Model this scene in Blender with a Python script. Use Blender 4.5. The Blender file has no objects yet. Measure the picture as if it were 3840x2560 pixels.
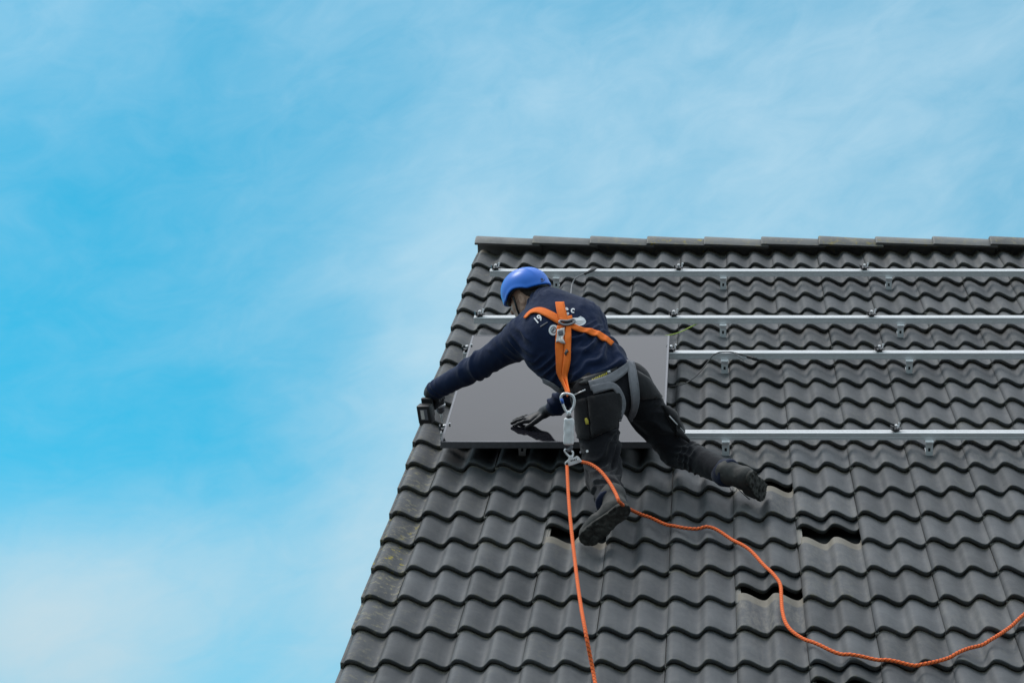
import bpy, math, random
import numpy as np
from mathutils import Vector, Matrix
from mathutils.bvhtree import BVHTree

random.seed(7)
rng = np.random.default_rng(7)
scene = bpy.context.scene
COL = scene.collection
R = math.radians

# ------------------------------------------------------------------ camera
W0, H0 = 3840.0, 2560.0            # size of the photograph
FPX, CX, CY = 9130.0, 2656.0, 1280.0   # focal length and principal point (the photo is a crop)
PITCH, ALPHA = R(27.0), R(45.0)    # camera tilt, roof pitch
CAM = np.array((0.0, 0.0, 1.6))
RT = np.array((1.0, 0.0, 0.0))
FW = np.array((0.0, math.cos(PITCH), math.sin(PITCH)))
UP = np.array((0.0, -math.sin(PITCH), math.cos(PITCH)))

cd = bpy.data.cameras.new('camera')
cam = bpy.data.objects.new('camera', cd)
COL.objects.link(cam)
cam.location = CAM
cam.rotation_euler = (math.pi / 2 + PITCH, 0, 0)
cd.sensor_width = 36.0
cd.lens = 36.0 * FPX / W0
cd.shift_x = -(CX - W0 / 2) / W0
cd.shift_y = 0.0
cd.clip_start, cd.clip_end = 0.1, 3000.0
scene.camera = cam

# ------------------------------------------------------------------ sky and sun
SUN_EL, SUN_AZ = R(58.0), R(-95.0)    # azimuth from +Y towards +X
world = bpy.data.worlds.new('World')
scene.world = world
world.use_nodes = True


def ray_dir(px, py):
    d = (px - CX) / FPX * RT - (py - CY) / FPX * UP + FW
    return d / np.linalg.norm(d)


def build_sky():
    nt = world.node_tree
    nd, lk = nt.nodes, nt.links
    nd.clear()
    out = nd.new('ShaderNodeOutputWorld')
    bg = nd.new('ShaderNodeBackground')
    bg.inputs['Strength'].default_value = 0.1
    sky = nd.new('ShaderNodeTexSky')
    sky.sky_type = 'NISHITA'
    sky.sun_disc = False
    sky.sun_elevation = SUN_EL
    sky.sun_rotation = SUN_AZ
    sky.air_density = 1.0
    sky.dust_density = 0.3
    sky.ozone_density = 1.6
    tint = nd.new('ShaderNodeMix'); tint.data_type = 'RGBA'; tint.blend_type = 'MULTIPLY'
    tint.inputs['Factor'].default_value = 1.0
    tint.inputs['B'].default_value = (0.18, 2.02, 1.90, 1)
    lk.new(sky.outputs[0], tint.inputs['A'])
    tc = nd.new('ShaderNodeTexCoord')
    # the cloud veil: soft fractal cloud in direction space
    rot = nd.new('ShaderNodeMapping')
    rot.inputs['Rotation'].default_value = (0.0, R(20), 0.0)      # streaks rise to the right
    lk.new(tc.outputs['Generated'], rot.inputs['Vector'])
    mp = nd.new('ShaderNodeMapping')
    mp.inputs['Scale'].default_value = (6.0, 2.0, 13.0)
    mp.inputs['Location'].default_value = (3.1, 0.2, 0.9)
    lk.new(rot.outputs[0], mp.inputs['Vector'])
    n1 = nd.new('ShaderNodeTexNoise')
    n1.inputs['Scale'].default_value = 1.0
    n1.inputs['Detail'].default_value = 7.0
    n1.inputs['Roughness'].default_value = 0.56
    n1.inputs['Distortion'].default_value = 0.45
    lk.new(mp.outputs[0], n1.inputs['Vector'])
    n2 = nd.new('ShaderNodeTexNoise')
    n2.inputs['Scale'].default_value = 5.5
    n2.inputs['Detail'].default_value = 8.0
    n2.inputs['Roughness'].default_value = 0.62
    n2.inputs['Distortion'].default_value = 0.8
    lk.new(mp.outputs[0], n2.inputs['Vector'])
    # more cover overhead and to the right, clear to the left at mid height
    sx = nd.new('ShaderNodeSeparateXYZ')
    lk.new(tc.outputs['Generated'], sx.inputs[0])

    def math_(op, a, b=None, clamp=False):
        m = nd.new('ShaderNodeMath'); m.operation = op; m.use_clamp = clamp
        for i, v in enumerate((a, b)):
            if v is None:
                continue
            if isinstance(v, (int, float)):
                m.inputs[i].default_value = v
            else:
                lk.new(v, m.inputs[i])
        return m.outputs[0]

    # broad banks of cloud, each round one direction of the sky
    def bank(px, py, width, gain):
        d = (px - CX) / FPX * RT - (py - CY) / FPX * UP + FW
        d /= np.linalg.norm(d)
        dp = nd.new('ShaderNodeVectorMath'); dp.operation = 'DISTANCE'
        lk.new(tc.outputs['Generated'], dp.inputs[0])
        dp.inputs[1].default_value = d
        q = math_('DIVIDE', dp.outputs['Value'], width)
        q = math_('MULTIPLY', q, q)
        q = math_('MULTIPLY', q, -1.0)
        q = math_('EXPONENT', q)
        return math_('MULTIPLY', q, gain)

    cov = math_('MULTIPLY', math_('SUBTRACT', n1.outputs[0], 0.5), 0.80)
    cov = math_('ADD', cov, math_('MULTIPLY', math_('SUBTRACT', n2.outputs[0], 0.5), 0.25))
    cov = math_('ADD', cov, 0.15)
    for b in ((1750, 2350, 0.070, 0.34), (150, 2430, 0.048, 0.58), (700, 2180, 0.040, 0.30), (1700, 1150, 0.045, 0.22), (1450, 1750, 0.032, 0.22), (1600, 1350, 0.022, 0.16), (1300, 2150, 0.03, 0.12), (2900, 850, 0.05, 0.12),
              (3600, 600, 0.16, 0.17), (100, 100, 0.05, 0.12), (1500, 0, 0.08, 0.12),
              (100, 1150, 0.12, -0.09), (450, 1800, 0.06, -0.10), (800, 700, 0.07, -0.08)):
        cov = math_('ADD', cov, bank(*b))
    # thicker veil overhead (the flat shadowless light of the photograph)
    mr = nd.new('ShaderNodeMapRange')
    mr.inputs['From Min'].default_value = 0.62
    mr.inputs['From Max'].default_value = 0.95
    mr.inputs['To Min'].default_value = 0.0
    mr.inputs['To Max'].default_value = 0.75
    lk.new(sx.outputs['Z'], mr.inputs['Value'])
    cov = math_('ADD', cov, mr.outputs[0])
    # the blue is a gap in a general overcast, which closes away from the view
    gd = nd.new('ShaderNodeVectorMath'); gd.operation = 'DISTANCE'
    lk.new(tc.outputs['Generated'], gd.inputs[0])
    gc = ray_dir(1300, 1100)
    gd.inputs[1].default_value = gc
    m2 = nd.new('ShaderNodeMapRange'); m2.interpolation_type = 'SMOOTHSTEP'
    m2.inputs['From Min'].default_value = 0.32
    m2.inputs['From Max'].default_value = 0.75
    m2.inputs['To Max'].default_value = 0.7
    lk.new(gd.outputs['Value'], m2.inputs['Value'])
    cov = math_('ADD', cov, m2.outputs[0])
    mix = nd.new('ShaderNodeMix'); mix.data_type = 'RGBA'
    sm = nd.new('ShaderNodeMapRange'); sm.interpolation_type = 'SMOOTHSTEP'
    sm.inputs['From Min'].default_value = -0.22
    sm.inputs['From Max'].default_value = 1.05
    lk.new(cov, sm.inputs['Value'])
    lk.new(sm.outputs[0], mix.inputs['Factor'])
    lk.new(tint.outputs['Result'], mix.inputs['A'])
    # cloud: bluish and dimmer low down, neutral and brighter overhead (standard overcast sky)
    zz = math_('MAXIMUM', sx.outputs['Z'], 0.0)
    cc = nd.new('ShaderNodeMix'); cc.data_type = 'RGBA'
    zr = nd.new('ShaderNodeMapRange')
    zr.inputs['From Min'].default_value = 0.45
    zr.inputs['From Max'].default_value = 0.85
    lk.new(zz, zr.inputs['Value'])
    lk.new(zr.outputs[0], cc.inputs['Factor'])
    cc.inputs['A'].default_value = (6.4, 8.1, 8.9, 1)
    cc.inputs['B'].default_value = (7.6, 8.0, 8.6, 1)
    lum = math_('DIVIDE', math_('ADD', math_('MULTIPLY', zz, 2.0), 1.0), 1.88)
    cl = nd.new('ShaderNodeVectorMath'); cl.operation = 'SCALE'
    lk.new(cc.outputs['Result'], cl.inputs[0])
    lk.new(lum, cl.inputs['Scale'])
    lk.new(cl.outputs[0], mix.inputs['B'])
    lk.new(mix.outputs['Result'], bg.inputs['Color'])
    lk.new(bg.outputs[0], out.inputs[0])


build_sky()
sl = bpy.data.lights.new('sun', 'SUN')
sl.energy = 1.5
sl.angle = R(18)
sl.color = (1.0, 0.965, 0.92)
sun = bpy.data.objects.new('sun', sl)
COL.objects.link(sun)
sdir = Vector((math.sin(SUN_AZ) * math.cos(SUN_EL), math.cos(SUN_AZ) * math.cos(SUN_EL), math.sin(SUN_EL)))
sun.rotation_euler = sdir.to_track_quat('Z', 'Y').to_euler()
sun.location = (0, 0, 60)

vs = scene.view_settings
vs.view_transform = 'Standard'
vs.look = 'None'
vs.exposure = 0.0
vs.gamma = 1.0
vs.use_curve_mapping = False

# ------------------------------------------------------------------ roof coordinates
WAVE, GAUGE, STEP = 0.15, 0.33, 0.028     # wave width, row spacing, rise per row
TLEN = 0.42
Z1 = FPX * WAVE / 86.7
ROOF0 = CAM + Z1 * FW + (1280 - 983) / FPX * Z1 * UP - 1.5 * RT   # wave crest 0, front of row 1
DN = np.array((0.0, -math.cos(ALPHA), -math.sin(ALPHA)))
NR = np.array((0.0, -math.sin(ALPHA), math.cos(ALPHA)))


def roof(u, v, n=0.0):
    return ROOF0 + u * RT + v * DN + n * NR


def ray(px, py):
    d = (px - CX) / FPX * RT - (py - CY) / FPX * UP + FW
    return d


def at(px, py, Z):
    """point at depth Z along the optical axis seen at photo pixel px, py"""
    return CAM + ray(px, py) * Z


def onroof(px, py, n=0.0):
    """point n above the roof's crest plane seen at photo pixel px, py"""
    d = ray(px, py)
    t = np.dot(ROOF0 + n * NR - CAM, NR) / np.dot(d, NR)
    return CAM + d * t


def uv(P):
    q = P - ROOF0
    return float(q @ RT), float(q @ DN), float(q @ NR)


def proj(P):
    q = np.asarray(P) - CAM
    z = q @ FW
    return CX + FPX * (q @ RT) / z, CY - FPX * (q @ UP) / z, z


def cdir(r, u, f):
    d = r * RT + u * UP + f * FW
    return d / np.linalg.norm(d)


# ------------------------------------------------------------------ material helpers
def new_mat(name, base=(0.5, 0.5, 0.5), rough=0.6, metal=0.0, spec=0.5):
    m = bpy.data.materials.new(name)
    m.use_nodes = True
    b = m.node_tree.nodes['Principled BSDF']
    b.inputs['Base Color'].default_value = (*base, 1)
    b.inputs['Roughness'].default_value = rough
    b.inputs['Metallic'].default_value = metal
    b.inputs['Specular IOR Level'].default_value = spec
    return m, m.node_tree.nodes, m.node_tree.links, b


def noise(nd, lk, vec, scale, detail=4, rough=0.55, dist=0.0):
    n = nd.new('ShaderNodeTexNoise')
    n.inputs['Scale'].default_value = scale
    n.inputs['Detail'].default_value = detail
    n.inputs['Roughness'].default_value = rough
    n.inputs['Distortion'].default_value = dist
    if vec is not None:
        lk.new(vec, n.inputs['Vector'])
    return n.outputs[0]


def ramp(nd, lk, fac, stops):
    r = nd.new('ShaderNodeValToRGB')
    e = r.color_ramp.elements
    while len(e) < len(stops):
        e.new(0.5)
    for i, (p, c) in enumerate(stops):
        e[i].position = p
        e[i].color = (*c, 1) if len(c) == 3 else c
    lk.new(fac, r.inputs[0])
    return r.outputs[0]


def mixc(nd, lk, fac, a, b, mode='MIX'):
    m = nd.new('ShaderNodeMix'); m.data_type = 'RGBA'; m.blend_type = mode
    for sock, v in (('Factor', fac), ('A', a), ('B', b)):
        if isinstance(v, (int, float)):
            m.inputs[sock].default_value = v
        elif isinstance(v, tuple):
            m.inputs[sock].default_value = (*v, 1)
        else:
            lk.new(v, m.inputs[sock])
    return m.outputs['Result']


def mth(nd, lk, op, a, b=None, clamp=False):
    m = nd.new('ShaderNodeMath'); m.operation = op; m.use_clamp = clamp
    for i, v in enumerate((a, b)):
        if v is None:
            continue
        if isinstance(v, (int, float)):
            m.inputs[i].default_value = v
        else:
            lk.new(v, m.inputs[i])
    return m.outputs[0]


def bump(nd, lk, bsdf, height, strength, dist=0.005):
    b = nd.new('ShaderNodeBump')
    b.inputs['Strength'].default_value = strength
    b.inputs['Distance'].default_value = dist
    lk.new(height, b.inputs['Height'])
    lk.new(b.outputs[0], bsdf.inputs['Normal'])


def mat_tile(name='concrete_tile', ridge=False):
    m, nd, lk, b = new_mat(name, rough=0.56, spec=0.42)
    tc = nd.new('ShaderNodeTexCoord')
    oi = nd.new('ShaderNodeObjectInfo')
    off = nd.new('ShaderNodeVectorMath'); off.operation = 'MULTIPLY_ADD'
    lk.new(oi.outputs['Random'], off.inputs[0])
    off.inputs[1].default_value = (37.0, 61.0, 17.0)
    lk.new(tc.outputs['Object'], off.inputs[2])
    v = off.outputs[0]
    n_big = noise(nd, lk, v, 7.0, 5, 0.6)
    n_mid = noise(nd, lk, v, 38.0, 5, 0.65)
    n_fine = noise(nd, lk, v, 420.0, 2, 0.6)
    base = ramp(nd, lk, n_big, [(0.3, (0.058, 0.063, 0.070)), (0.72, (0.097, 0.102, 0.109))] if not ridge else [(0.3, (0.16, 0.16, 0.158)), (0.72, (0.25, 0.247, 0.24))])
    # streaks that run down the tile
    st = nd.new('ShaderNodeMapping'); st.inputs['Scale'].default_value = (60, 4, 60)
    lk.new(v, st.inputs['Vector'])
    n_st = noise(nd, lk, st.outputs[0], 1.0, 3, 0.6)
    base = mixc(nd, lk, mth(nd, lk, 'MULTIPLY', ramp(nd, lk, n_st, [(0.5, (0, 0, 0)), (0.8, (1, 1, 1))]), 0.30),
                base, (0.142, 0.138, 0.130))
    base = mixc(nd, lk, mth(nd, lk, 'MULTIPLY', n_fine, 0.35), base, (0.055, 0.056, 0.058))
    # each tile a slightly different batch
    tone = nd.new('ShaderNodeMapRange')
    tone.inputs['To Min'].default_value = 0.76
    tone.inputs['To Max'].default_value = 1.20
    lk.new(oi.outputs['Random'], tone.inputs['Value'])
    hsv = nd.new('ShaderNodeHueSaturation')
    lk.new(tone.outputs[0], hsv.inputs['Value'])
    lk.new(base, hsv.inputs['Color'])
    base = hsv.outputs[0]
    # broad weather stains of irregular outline
    ws = ramp(nd, lk, noise(nd, lk, v, 3.4, 8, 0.72, 0.4), [(0.47, (0, 0, 0)), (0.62, (1, 1, 1))])
    base = mixc(nd, lk, mth(nd, lk, 'MULTIPLY', ws, 0.28), base, (0.128, 0.128, 0.126))
    # pale scuffs and specks
    sc = ramp(nd, lk, noise(nd, lk, v, 22.0, 7, 0.75, 0.8), [(0.64, (0, 0, 0)), (0.76, (1, 1, 1))])
    base = mixc(nd, lk, mth(nd, lk, 'MULTIPLY', sc, 0.42), base, (0.22, 0.21, 0.19))
    sep = nd.new('ShaderNodeSeparateColor')
    lk.new(oi.outputs['Color'], sep.inputs[0])
    # lichen where the tile is marked for it (red channel of the object colour)
    li = ramp(nd, lk, noise(nd, lk, v, 30.0, 6, 0.7), [(0.52, (0, 0, 0)), (0.66, (1, 1, 1))])
    li = mth(nd, lk, 'MULTIPLY', li, sep.outputs[0])
    base = mixc(nd, lk, li, base, (0.25, 0.225, 0.15))
    ye = ramp(nd, lk, noise(nd, lk, v, 20.0, 6, 0.7), [(0.575, (0, 0, 0)), (0.63, (1, 1, 1))])
    ye = mth(nd, lk, 'MULTIPLY', ye, sep.outputs[2])
    base = mixc(nd, lk, ye, base, (0.34, 0.27, 0.02))
    if not ridge:
        # cement dust and bare concrete on the head and side laps, covered on a closed roof
        sx = nd.new('ShaderNodeSeparateXYZ')
        lk.new(tc.outputs['Object'], sx.inputs[0])
        wob = mth(nd, lk, 'MULTIPLY', mth(nd, lk, 'SUBTRACT', n_mid, 0.5), 0.05)
        yy = mth(nd, lk, 'ADD', sx.outputs['Y'], wob)
        head = nd.new('ShaderNodeMapRange')
        head.inputs['From Min'].default_value = 0.318
        head.inputs['From Max'].default_value = 0.338
        lk.new(yy, head.inputs['Value'])
        base = mixc(nd, lk, mth(nd, lk, 'MULTIPLY', head.outputs[0], 0.85), base, (0.20, 0.178, 0.14))
        lapx = nd.new('ShaderNodeMapRange')
        lapx.inputs['From Min'].default_value = 0.2690
        lapx.inputs['From Max'].default_value = 0.2705
        lk.new(sx.outputs['X'], lapx.inputs['Value'])
        base = mixc(nd, lk, mth(nd, lk, 'MULTIPLY', lapx.outputs[0], 0.9), base, (0.25, 0.235, 0.21))
        # dusty tiles below an opened lap (green channel)
        dm = nd.new('ShaderNodeMapping'); dm.inputs['Scale'].default_value = (34, 11, 34)
        lk.new(v, dm.inputs['Vector'])
        du = ramp(nd, lk, noise(nd, lk, dm.outputs[0], 1.0, 8, 0.75), [(0.46, (0, 0, 0)), (0.68, (1, 1, 1))])
        du = mth(nd, lk, 'MULTIPLY', du, sep.outputs[1])
        base = mixc(nd, lk, du, base, (0.24, 0.22, 0.185))
        # moss and grime along the nose
        nose = nd.new('ShaderNodeMapRange')
        nose.inputs['From Min'].default_value = 0.020
        nose.inputs['From Max'].default_value = 0.002
        lk.new(sx.outputs['Y'], nose.inputs['Value'])
        mo = ramp(nd, lk, noise(nd, lk, v, 55.0, 4, 0.7), [(0.5, (0, 0, 0)), (0.62, (1, 1, 1))])
        mo = mth(nd, lk, 'MULTIPLY', mth(nd, lk, 'MULTIPLY', mo, nose.outputs[0]), 0.6)
        base = mixc(nd, lk, mo, base, (0.075, 0.07, 0.035))
    lk.new(base, b.inputs['Base Color'])
    rr = nd.new('ShaderNodeMapRange')
    rr.inputs['To Min'].default_value = 0.46
    rr.inputs['To Max'].default_value = 0.72
    lk.new(n_mid, rr.inputs['Value'])
    lk.new(rr.outputs[0], b.inputs['Roughness'])
    hgt = mth(nd, lk, 'ADD', mth(nd, lk, 'MULTIPLY', n_fine, 0.5), n_mid)
    bump(nd, lk, b, hgt, 0.35, 0.003)
    return m


def mat_noisy(name, c1, c2, scale, rough=0.7, metal=0.0, bmp=0.2, spec=0.5, bscale=None, coord='Object'):
    m, nd, lk, b = new_mat(name, c1, rough, metal, spec)
    tc = nd.new('ShaderNodeTexCoord')
    n = noise(nd, lk, tc.outputs[coord], scale, 5, 0.6)
    lk.new(ramp(nd, lk, n, [(0.3, c1), (0.7, c2)]), b.inputs['Base Color'])
    if bmp:
        n2 = noise(nd, lk, tc.outputs[coord], bscale or scale * 3, 4, 0.6)
        bump(nd, lk, b, n2, bmp, 0.003)
    return m


def mat_cloth(name, c1, c2, sheen=0.25, weave=900.0):
    m, nd, lk, b = new_mat(name, c1, 0.92, 0.0, 0.25)
    tc = nd.new('ShaderNodeTexCoord')
    n = noise(nd, lk, tc.outputs['Object'], 9.0, 6, 0.65)
    lk.new(ramp(nd, lk, n, [(0.3, c1), (0.72, c2)]), b.inputs['Base Color'])
    b.inputs['Sheen Weight'].default_value = sheen
    b.inputs['Sheen Roughness'].default_value = 0.5
    w = noise(nd, lk, tc.outputs['Object'], weave, 2, 0.5)
    c = noise(nd, lk, tc.outputs['Object'], 28.0, 4, 0.55)
    h = mth(nd, lk, 'ADD', mth(nd, lk, 'MULTIPLY', w, 0.12), c)
    bump(nd, lk, b, h, 0.55, 0.008)
    return m


def mat_webbing(name, c1, c2):
    m, nd, lk, b = new_mat(name, c1, 0.7, 0.0, 0.35)
    at_ = nd.new('ShaderNodeUVMap')
    mp = nd.new('ShaderNodeMapping'); mp.inputs['Scale'].default_value = (14, 300, 1)
    lk.new(at_.outputs[0], mp.inputs['Vector'])
    w = nd.new('ShaderNodeTexWave'); w.inputs['Scale'].default_value = 1.0
    w.bands_direction = 'Y'
    lk.new(mp.outputs[0], w.inputs['Vector'])
    tc = nd.new('ShaderNodeTexCoord')
    n = noise(nd, lk, tc.outputs['Object'], 40.0, 5, 0.6)
    base = ramp(nd, lk, n, [(0.3, c1), (0.75, c2)])
    # two darker stitching lines near the edges
    sx = nd.new('ShaderNodeSeparateXYZ'); lk.new(at_.outputs[0], sx.inputs[0])
    e = mth(nd, lk, 'ABSOLUTE', mth(nd, lk, 'SUBTRACT', sx.outputs['X'], 0.5))
    line = mth(nd, lk, 'COMPARE', e, 0.36)
    line.node.inputs[2].default_value = 0.03
    base = mixc(nd, lk, mth(nd, lk, 'MULTIPLY', line, 0.35), base, tuple(x * 0.45 for x in c1))
    lk.new(base, b.inputs['Base Color'])
    bump(nd, lk, b, w.outputs[0], 0.3, 0.001)
    return m


def mat_rope():
    m, nd, lk, b = new_mat('orange_rope', (0.8, 0.15, 0.03), 0.75, 0.0, 0.3)
    at_ = nd.new('ShaderNodeUVMap')
    sx = nd.new('ShaderNodeSeparateXYZ'); lk.new(at_.outputs[0], sx.inputs[0])
    # dark and pale flecks of the braid, winding round the core
    s = mth(nd, lk, 'ADD', mth(nd, lk, 'MULTIPLY', sx.outputs['X'], 2.0), mth(nd, lk, 'MULTIPLY', sx.outputs['Y'], 52.0))
    fr = mth(nd, lk, 'FRACT', s)
    dark = mth(nd, lk, 'LESS_THAN', fr, 0.24)
    s2 = mth(nd, lk, 'SUBTRACT', mth(nd, lk, 'MULTIPLY', sx.outputs['Y'], 52.0), mth(nd, lk, 'MULTIPLY', sx.outputs['X'], 2.0))
    pale = mth(nd, lk, 'LESS_THAN', mth(nd, lk, 'FRACT', s2), 0.35)
    base = mixc(nd, lk, mth(nd, lk, 'MULTIPLY', pale, 0.6), (0.85, 0.14, 0.03), (0.95, 0.27, 0.08))
    base = mixc(nd, lk, mth(nd, lk, 'MULTIPLY', dark, 0.85), base, (0.20, 0.018, 0.008))
    lk.new(base, b.inputs['Base Color'])
    return m


M = {}
M['tile'] = mat_tile()
M['ridge'] = mat_tile('ridge_tile', True)
M['alu'] = mat_noisy('anodised_aluminium', (0.74, 0.75, 0.76), (0.82, 0.83, 0.84), 60, 0.40, 0.30, 0.05)
M['steel'] = mat_noisy('galvanised_steel', (0.76, 0.77, 0.78), (0.86, 0.87, 0.88), 90, 0.45, 0.10, 0.08)
M['steel_dark'] = mat_noisy('dull_steel', (0.22, 0.22, 0.23), (0.32, 0.32, 0.33), 60, 0.4, 0.6, 0.0)
M['silver'] = mat_noisy('polished_alloy', (0.82, 0.82, 0.84), (0.90, 0.90, 0.91), 60, 0.28, 0.35, 0.0)
M['black_plastic'] = mat_noisy('black_plastic', (0.010, 0.010, 0.012), (0.018, 0.018, 0.02), 40, 0.45, 0, 0.05)
M['black_metal'] = mat_noisy('black_anodised_metal', (0.012, 0.012, 0.014), (0.02, 0.02, 0.022), 50, 0.38, 0, 0.03)
M['frame_edge'] = mat_noisy('black_anodised_frame', (0.16, 0.16, 0.175), (0.20, 0.20, 0.215), 50, 0.28, 0.6, 0.03)
M['navy'] = mat_cloth('navy_fleece', (0.0042, 0.0125, 0.044), (0.0078, 0.0205, 0.066), 0.12)
M['trouser'] = mat_cloth('black_work_cloth', (0.0066, 0.0070, 0.0102), (0.0120, 0.0124, 0.0168), 0.14)
M['pocket'] = mat_cloth('charcoal_work_cloth', (0.0085, 0.0085, 0.0105), (0.016, 0.016, 0.018), 0.14)
M['flap'] = mat_cloth('grey_pocket_cloth', (0.022, 0.022, 0.025), (0.035, 0.035, 0.038), 0.2)
M['sock'] = mat_cloth('navy_denim_hem', (0.007, 0.011, 0.030), (0.014, 0.022, 0.055), 0.15)
M['glove'] = mat_noisy('black_nitrile_glove', (0.014, 0.014, 0.018), (0.03, 0.03, 0.036), 30, 0.55, 0, 0.3)
M['boot'] = mat_noisy('dusty_black_leather', (0.028, 0.028, 0.028), (0.075, 0.073, 0.068), 16, 0.75, 0, 0.4)
M['sole'] = mat_noisy('dusty_black_rubber', (0.010, 0.010, 0.010), (0.080, 0.078, 0.070), 34, 0.85, 0, 0.4)
M['orange'] = mat_webbing('orange_webbing', (0.94, 0.170, 0.013), (1.0, 0.225, 0.020))
M['hip_web'] = mat_webbing('light_grey_webbing', (0.19, 0.19, 0.21), (0.27, 0.27, 0.295))
M['grey_web'] = mat_webbing('grey_webbing', (0.13, 0.13, 0.15), (0.19, 0.19, 0.21))
M['white_label'] = mat_noisy('white_label', (0.66, 0.60, 0.56), (0.78, 0.74, 0.72), 60, 0.6, 0, 0.0)
M['white'] = mat_noisy('white_plastic', (0.78, 0.78, 0.80), (0.86, 0.86, 0.87), 50, 0.4, 0, 0.05)
M['print'] = mat_noisy('white_print', (0.74, 0.76, 0.80), (0.86, 0.87, 0.90), 70, 0.7, 0, 0.0)
M['yellow'] = mat_noisy('yellow_stitching', (0.42, 0.34, 0.03), (0.55, 0.46, 0.06), 70, 0.7, 0, 0.0)
M['blue_mark'] = mat_noisy('blue_anodised', (0.05, 0.14, 0.5), (0.07, 0.18, 0.6), 50, 0.35, 0.3, 0.0)
M['helmet'] = mat_noisy('blue_helmet_shell', (0.012, 0.165, 0.72), (0.016, 0.185, 0.78), 8, 0.34, 0, 0.0)
M['skin'] = mat_noisy('skin', (0.56, 0.33, 0.23), (0.66, 0.42, 0.31), 30, 0.55, 0, 0.15)
M['hair'] = mat_noisy('dark_brown_hair', (0.016, 0.010, 0.007), (0.035, 0.022, 0.015), 120, 0.6, 0, 0.5)
M['rope'] = mat_rope()
M['cable'] = mat_noisy('black_cable', (0.012, 0.012, 0.013), (0.02, 0.02, 0.02), 40, 0.45, 0, 0.0)
M['grey_cable'] = mat_noisy('grey_cable', (0.20, 0.20, 0.21), (0.28, 0.28, 0.29), 40, 0.45, 0, 0.0)
M['green_cable'] = mat_noisy('green_yellow_cable', (0.22, 0.42, 0.05), (0.45, 0.50, 0.06), 55, 0.5, 0, 0.0)
M['felt'] = mat_noisy('black_roofing_felt', (0.010, 0.010, 0.011), (0.02, 0.02, 0.02), 20, 0.9, 0, 0.3)
M['wood'] = mat_noisy('batten_wood', (0.10, 0.065, 0.04), (0.16, 0.11, 0.07), 12, 0.8, 0, 0.3)


def mat_glass_panel():
    # all-black module: dark cells under low-iron glass
    m, nd, lk, b = new_mat('solar_glass', (0.006, 0.006, 0.009), 0.035, 0.0, 0.5)
    tc = nd.new('ShaderNodeTexCoord')
    sx = nd.new('ShaderNodeSeparateXYZ'); lk.new(tc.outputs['Object'], sx.inputs[0])
    # very faint cell gaps
    def gap(s, pitch, w):
        f = mth(nd, lk, 'FRACT', mth(nd, lk, 'DIVIDE', s, pitch))
        return mth(nd, lk, 'LESS_THAN', f, w)
    g = mth(nd, lk, 'MAXIMUM', gap(sx.outputs['X'], 0.184, 0.012), gap(sx.outputs['Y'], 0.0925, 0.02))
    n = noise(nd, lk, tc.outputs['Object'], 6.0, 4, 0.6)
    base = mixc(nd, lk, n, (0.010, 0.010, 0.014), (0.018, 0.018, 0.023))
    base = mixc(nd, lk, mth(nd, lk, 'MULTIPLY', g, 0.35), base, (0.003, 0.003, 0.004))
    lk.new(base, b.inputs['Base Color'])
    rr = nd.new('ShaderNodeMapRange')
    rr.inputs['To Min'].default_value = 0.03
    rr.inputs['To Max'].default_value = 0.075
    lk.new(noise(nd, lk, tc.outputs['Object'], 3.0, 5, 0.7), rr.inputs['Value'])
    lk.new(rr.outputs[0], b.inputs['Roughness'])
    b.inputs['IOR'].default_value = 1.5
    return m


M['glass'] = mat_glass_panel()


def mat_brick():
    m, nd, lk, b = new_mat('brick_wall', rough=0.85)
    tc = nd.new('ShaderNodeTexCoord')
    sx = nd.new('ShaderNodeSeparateXYZ'); lk.new(tc.outputs['Object'], sx.inputs[0])
    mp = nd.new('ShaderNodeCombineXYZ')          # courses run level round the corners
    lk.new(mth(nd, lk, 'ADD', sx.outputs['X'], sx.outputs['Y']), mp.inputs[0])
    lk.new(sx.outputs['Z'], mp.inputs[1])
    br = nd.new('ShaderNodeTexBrick')
    br.inputs['Scale'].default_value = 4.6
    br.inputs['Color1'].default_value = (0.22, 0.10, 0.07, 1)
    br.inputs['Color2'].default_value = (0.30, 0.15, 0.10, 1)
    br.inputs['Mortar'].default_value = (0.34, 0.32, 0.29, 1)
    br.inputs['Mortar Size'].default_value = 0.014
    lk.new(mp.outputs[0], br.inputs['Vector'])
    lk.new(br.outputs[0], b.inputs['Base Color'])
    return m


def mat_ground():
    m, nd, lk, b = new_mat('paved_ground', rough=0.95)
    tc = nd.new('ShaderNodeTexCoord')
    n = noise(nd, lk, tc.outputs['Object'], 0.4, 8, 0.7)
    lk.new(ramp(nd, lk, n, [(0.3, (0.055, 0.054, 0.052)), (0.7, (0.095, 0.093, 0.09))]), b.inputs['Base Color'])
    return m


M['brick'] = mat_brick()
M['ground'] = mat_ground()


# ------------------------------------------------------------------ object helpers
def empty(name, loc, label=None, cat=None, group=None):
    o = bpy.data.objects.new(name, None)
    o.empty_display_size = 0.1
    COL.objects.link(o)
    o.matrix_world = Matrix.Translation(Vector(loc))
    tag(o, label, cat, group)
    return o


def tag(o, label=None, cat=None, group=None, kind=None):
    if label: o['label'] = label
    if cat: o['category'] = cat
    if group: o['group'] = group
    if kind: o['kind'] = kind
    return o


def wm(o):
    """world matrix from the parent chain (parents are only ever moved by matrix_basis)"""
    m = o.matrix_basis.copy()
    p = o.parent
    while p:
        m = p.matrix_basis @ m
        p = p.parent
    return m


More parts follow.
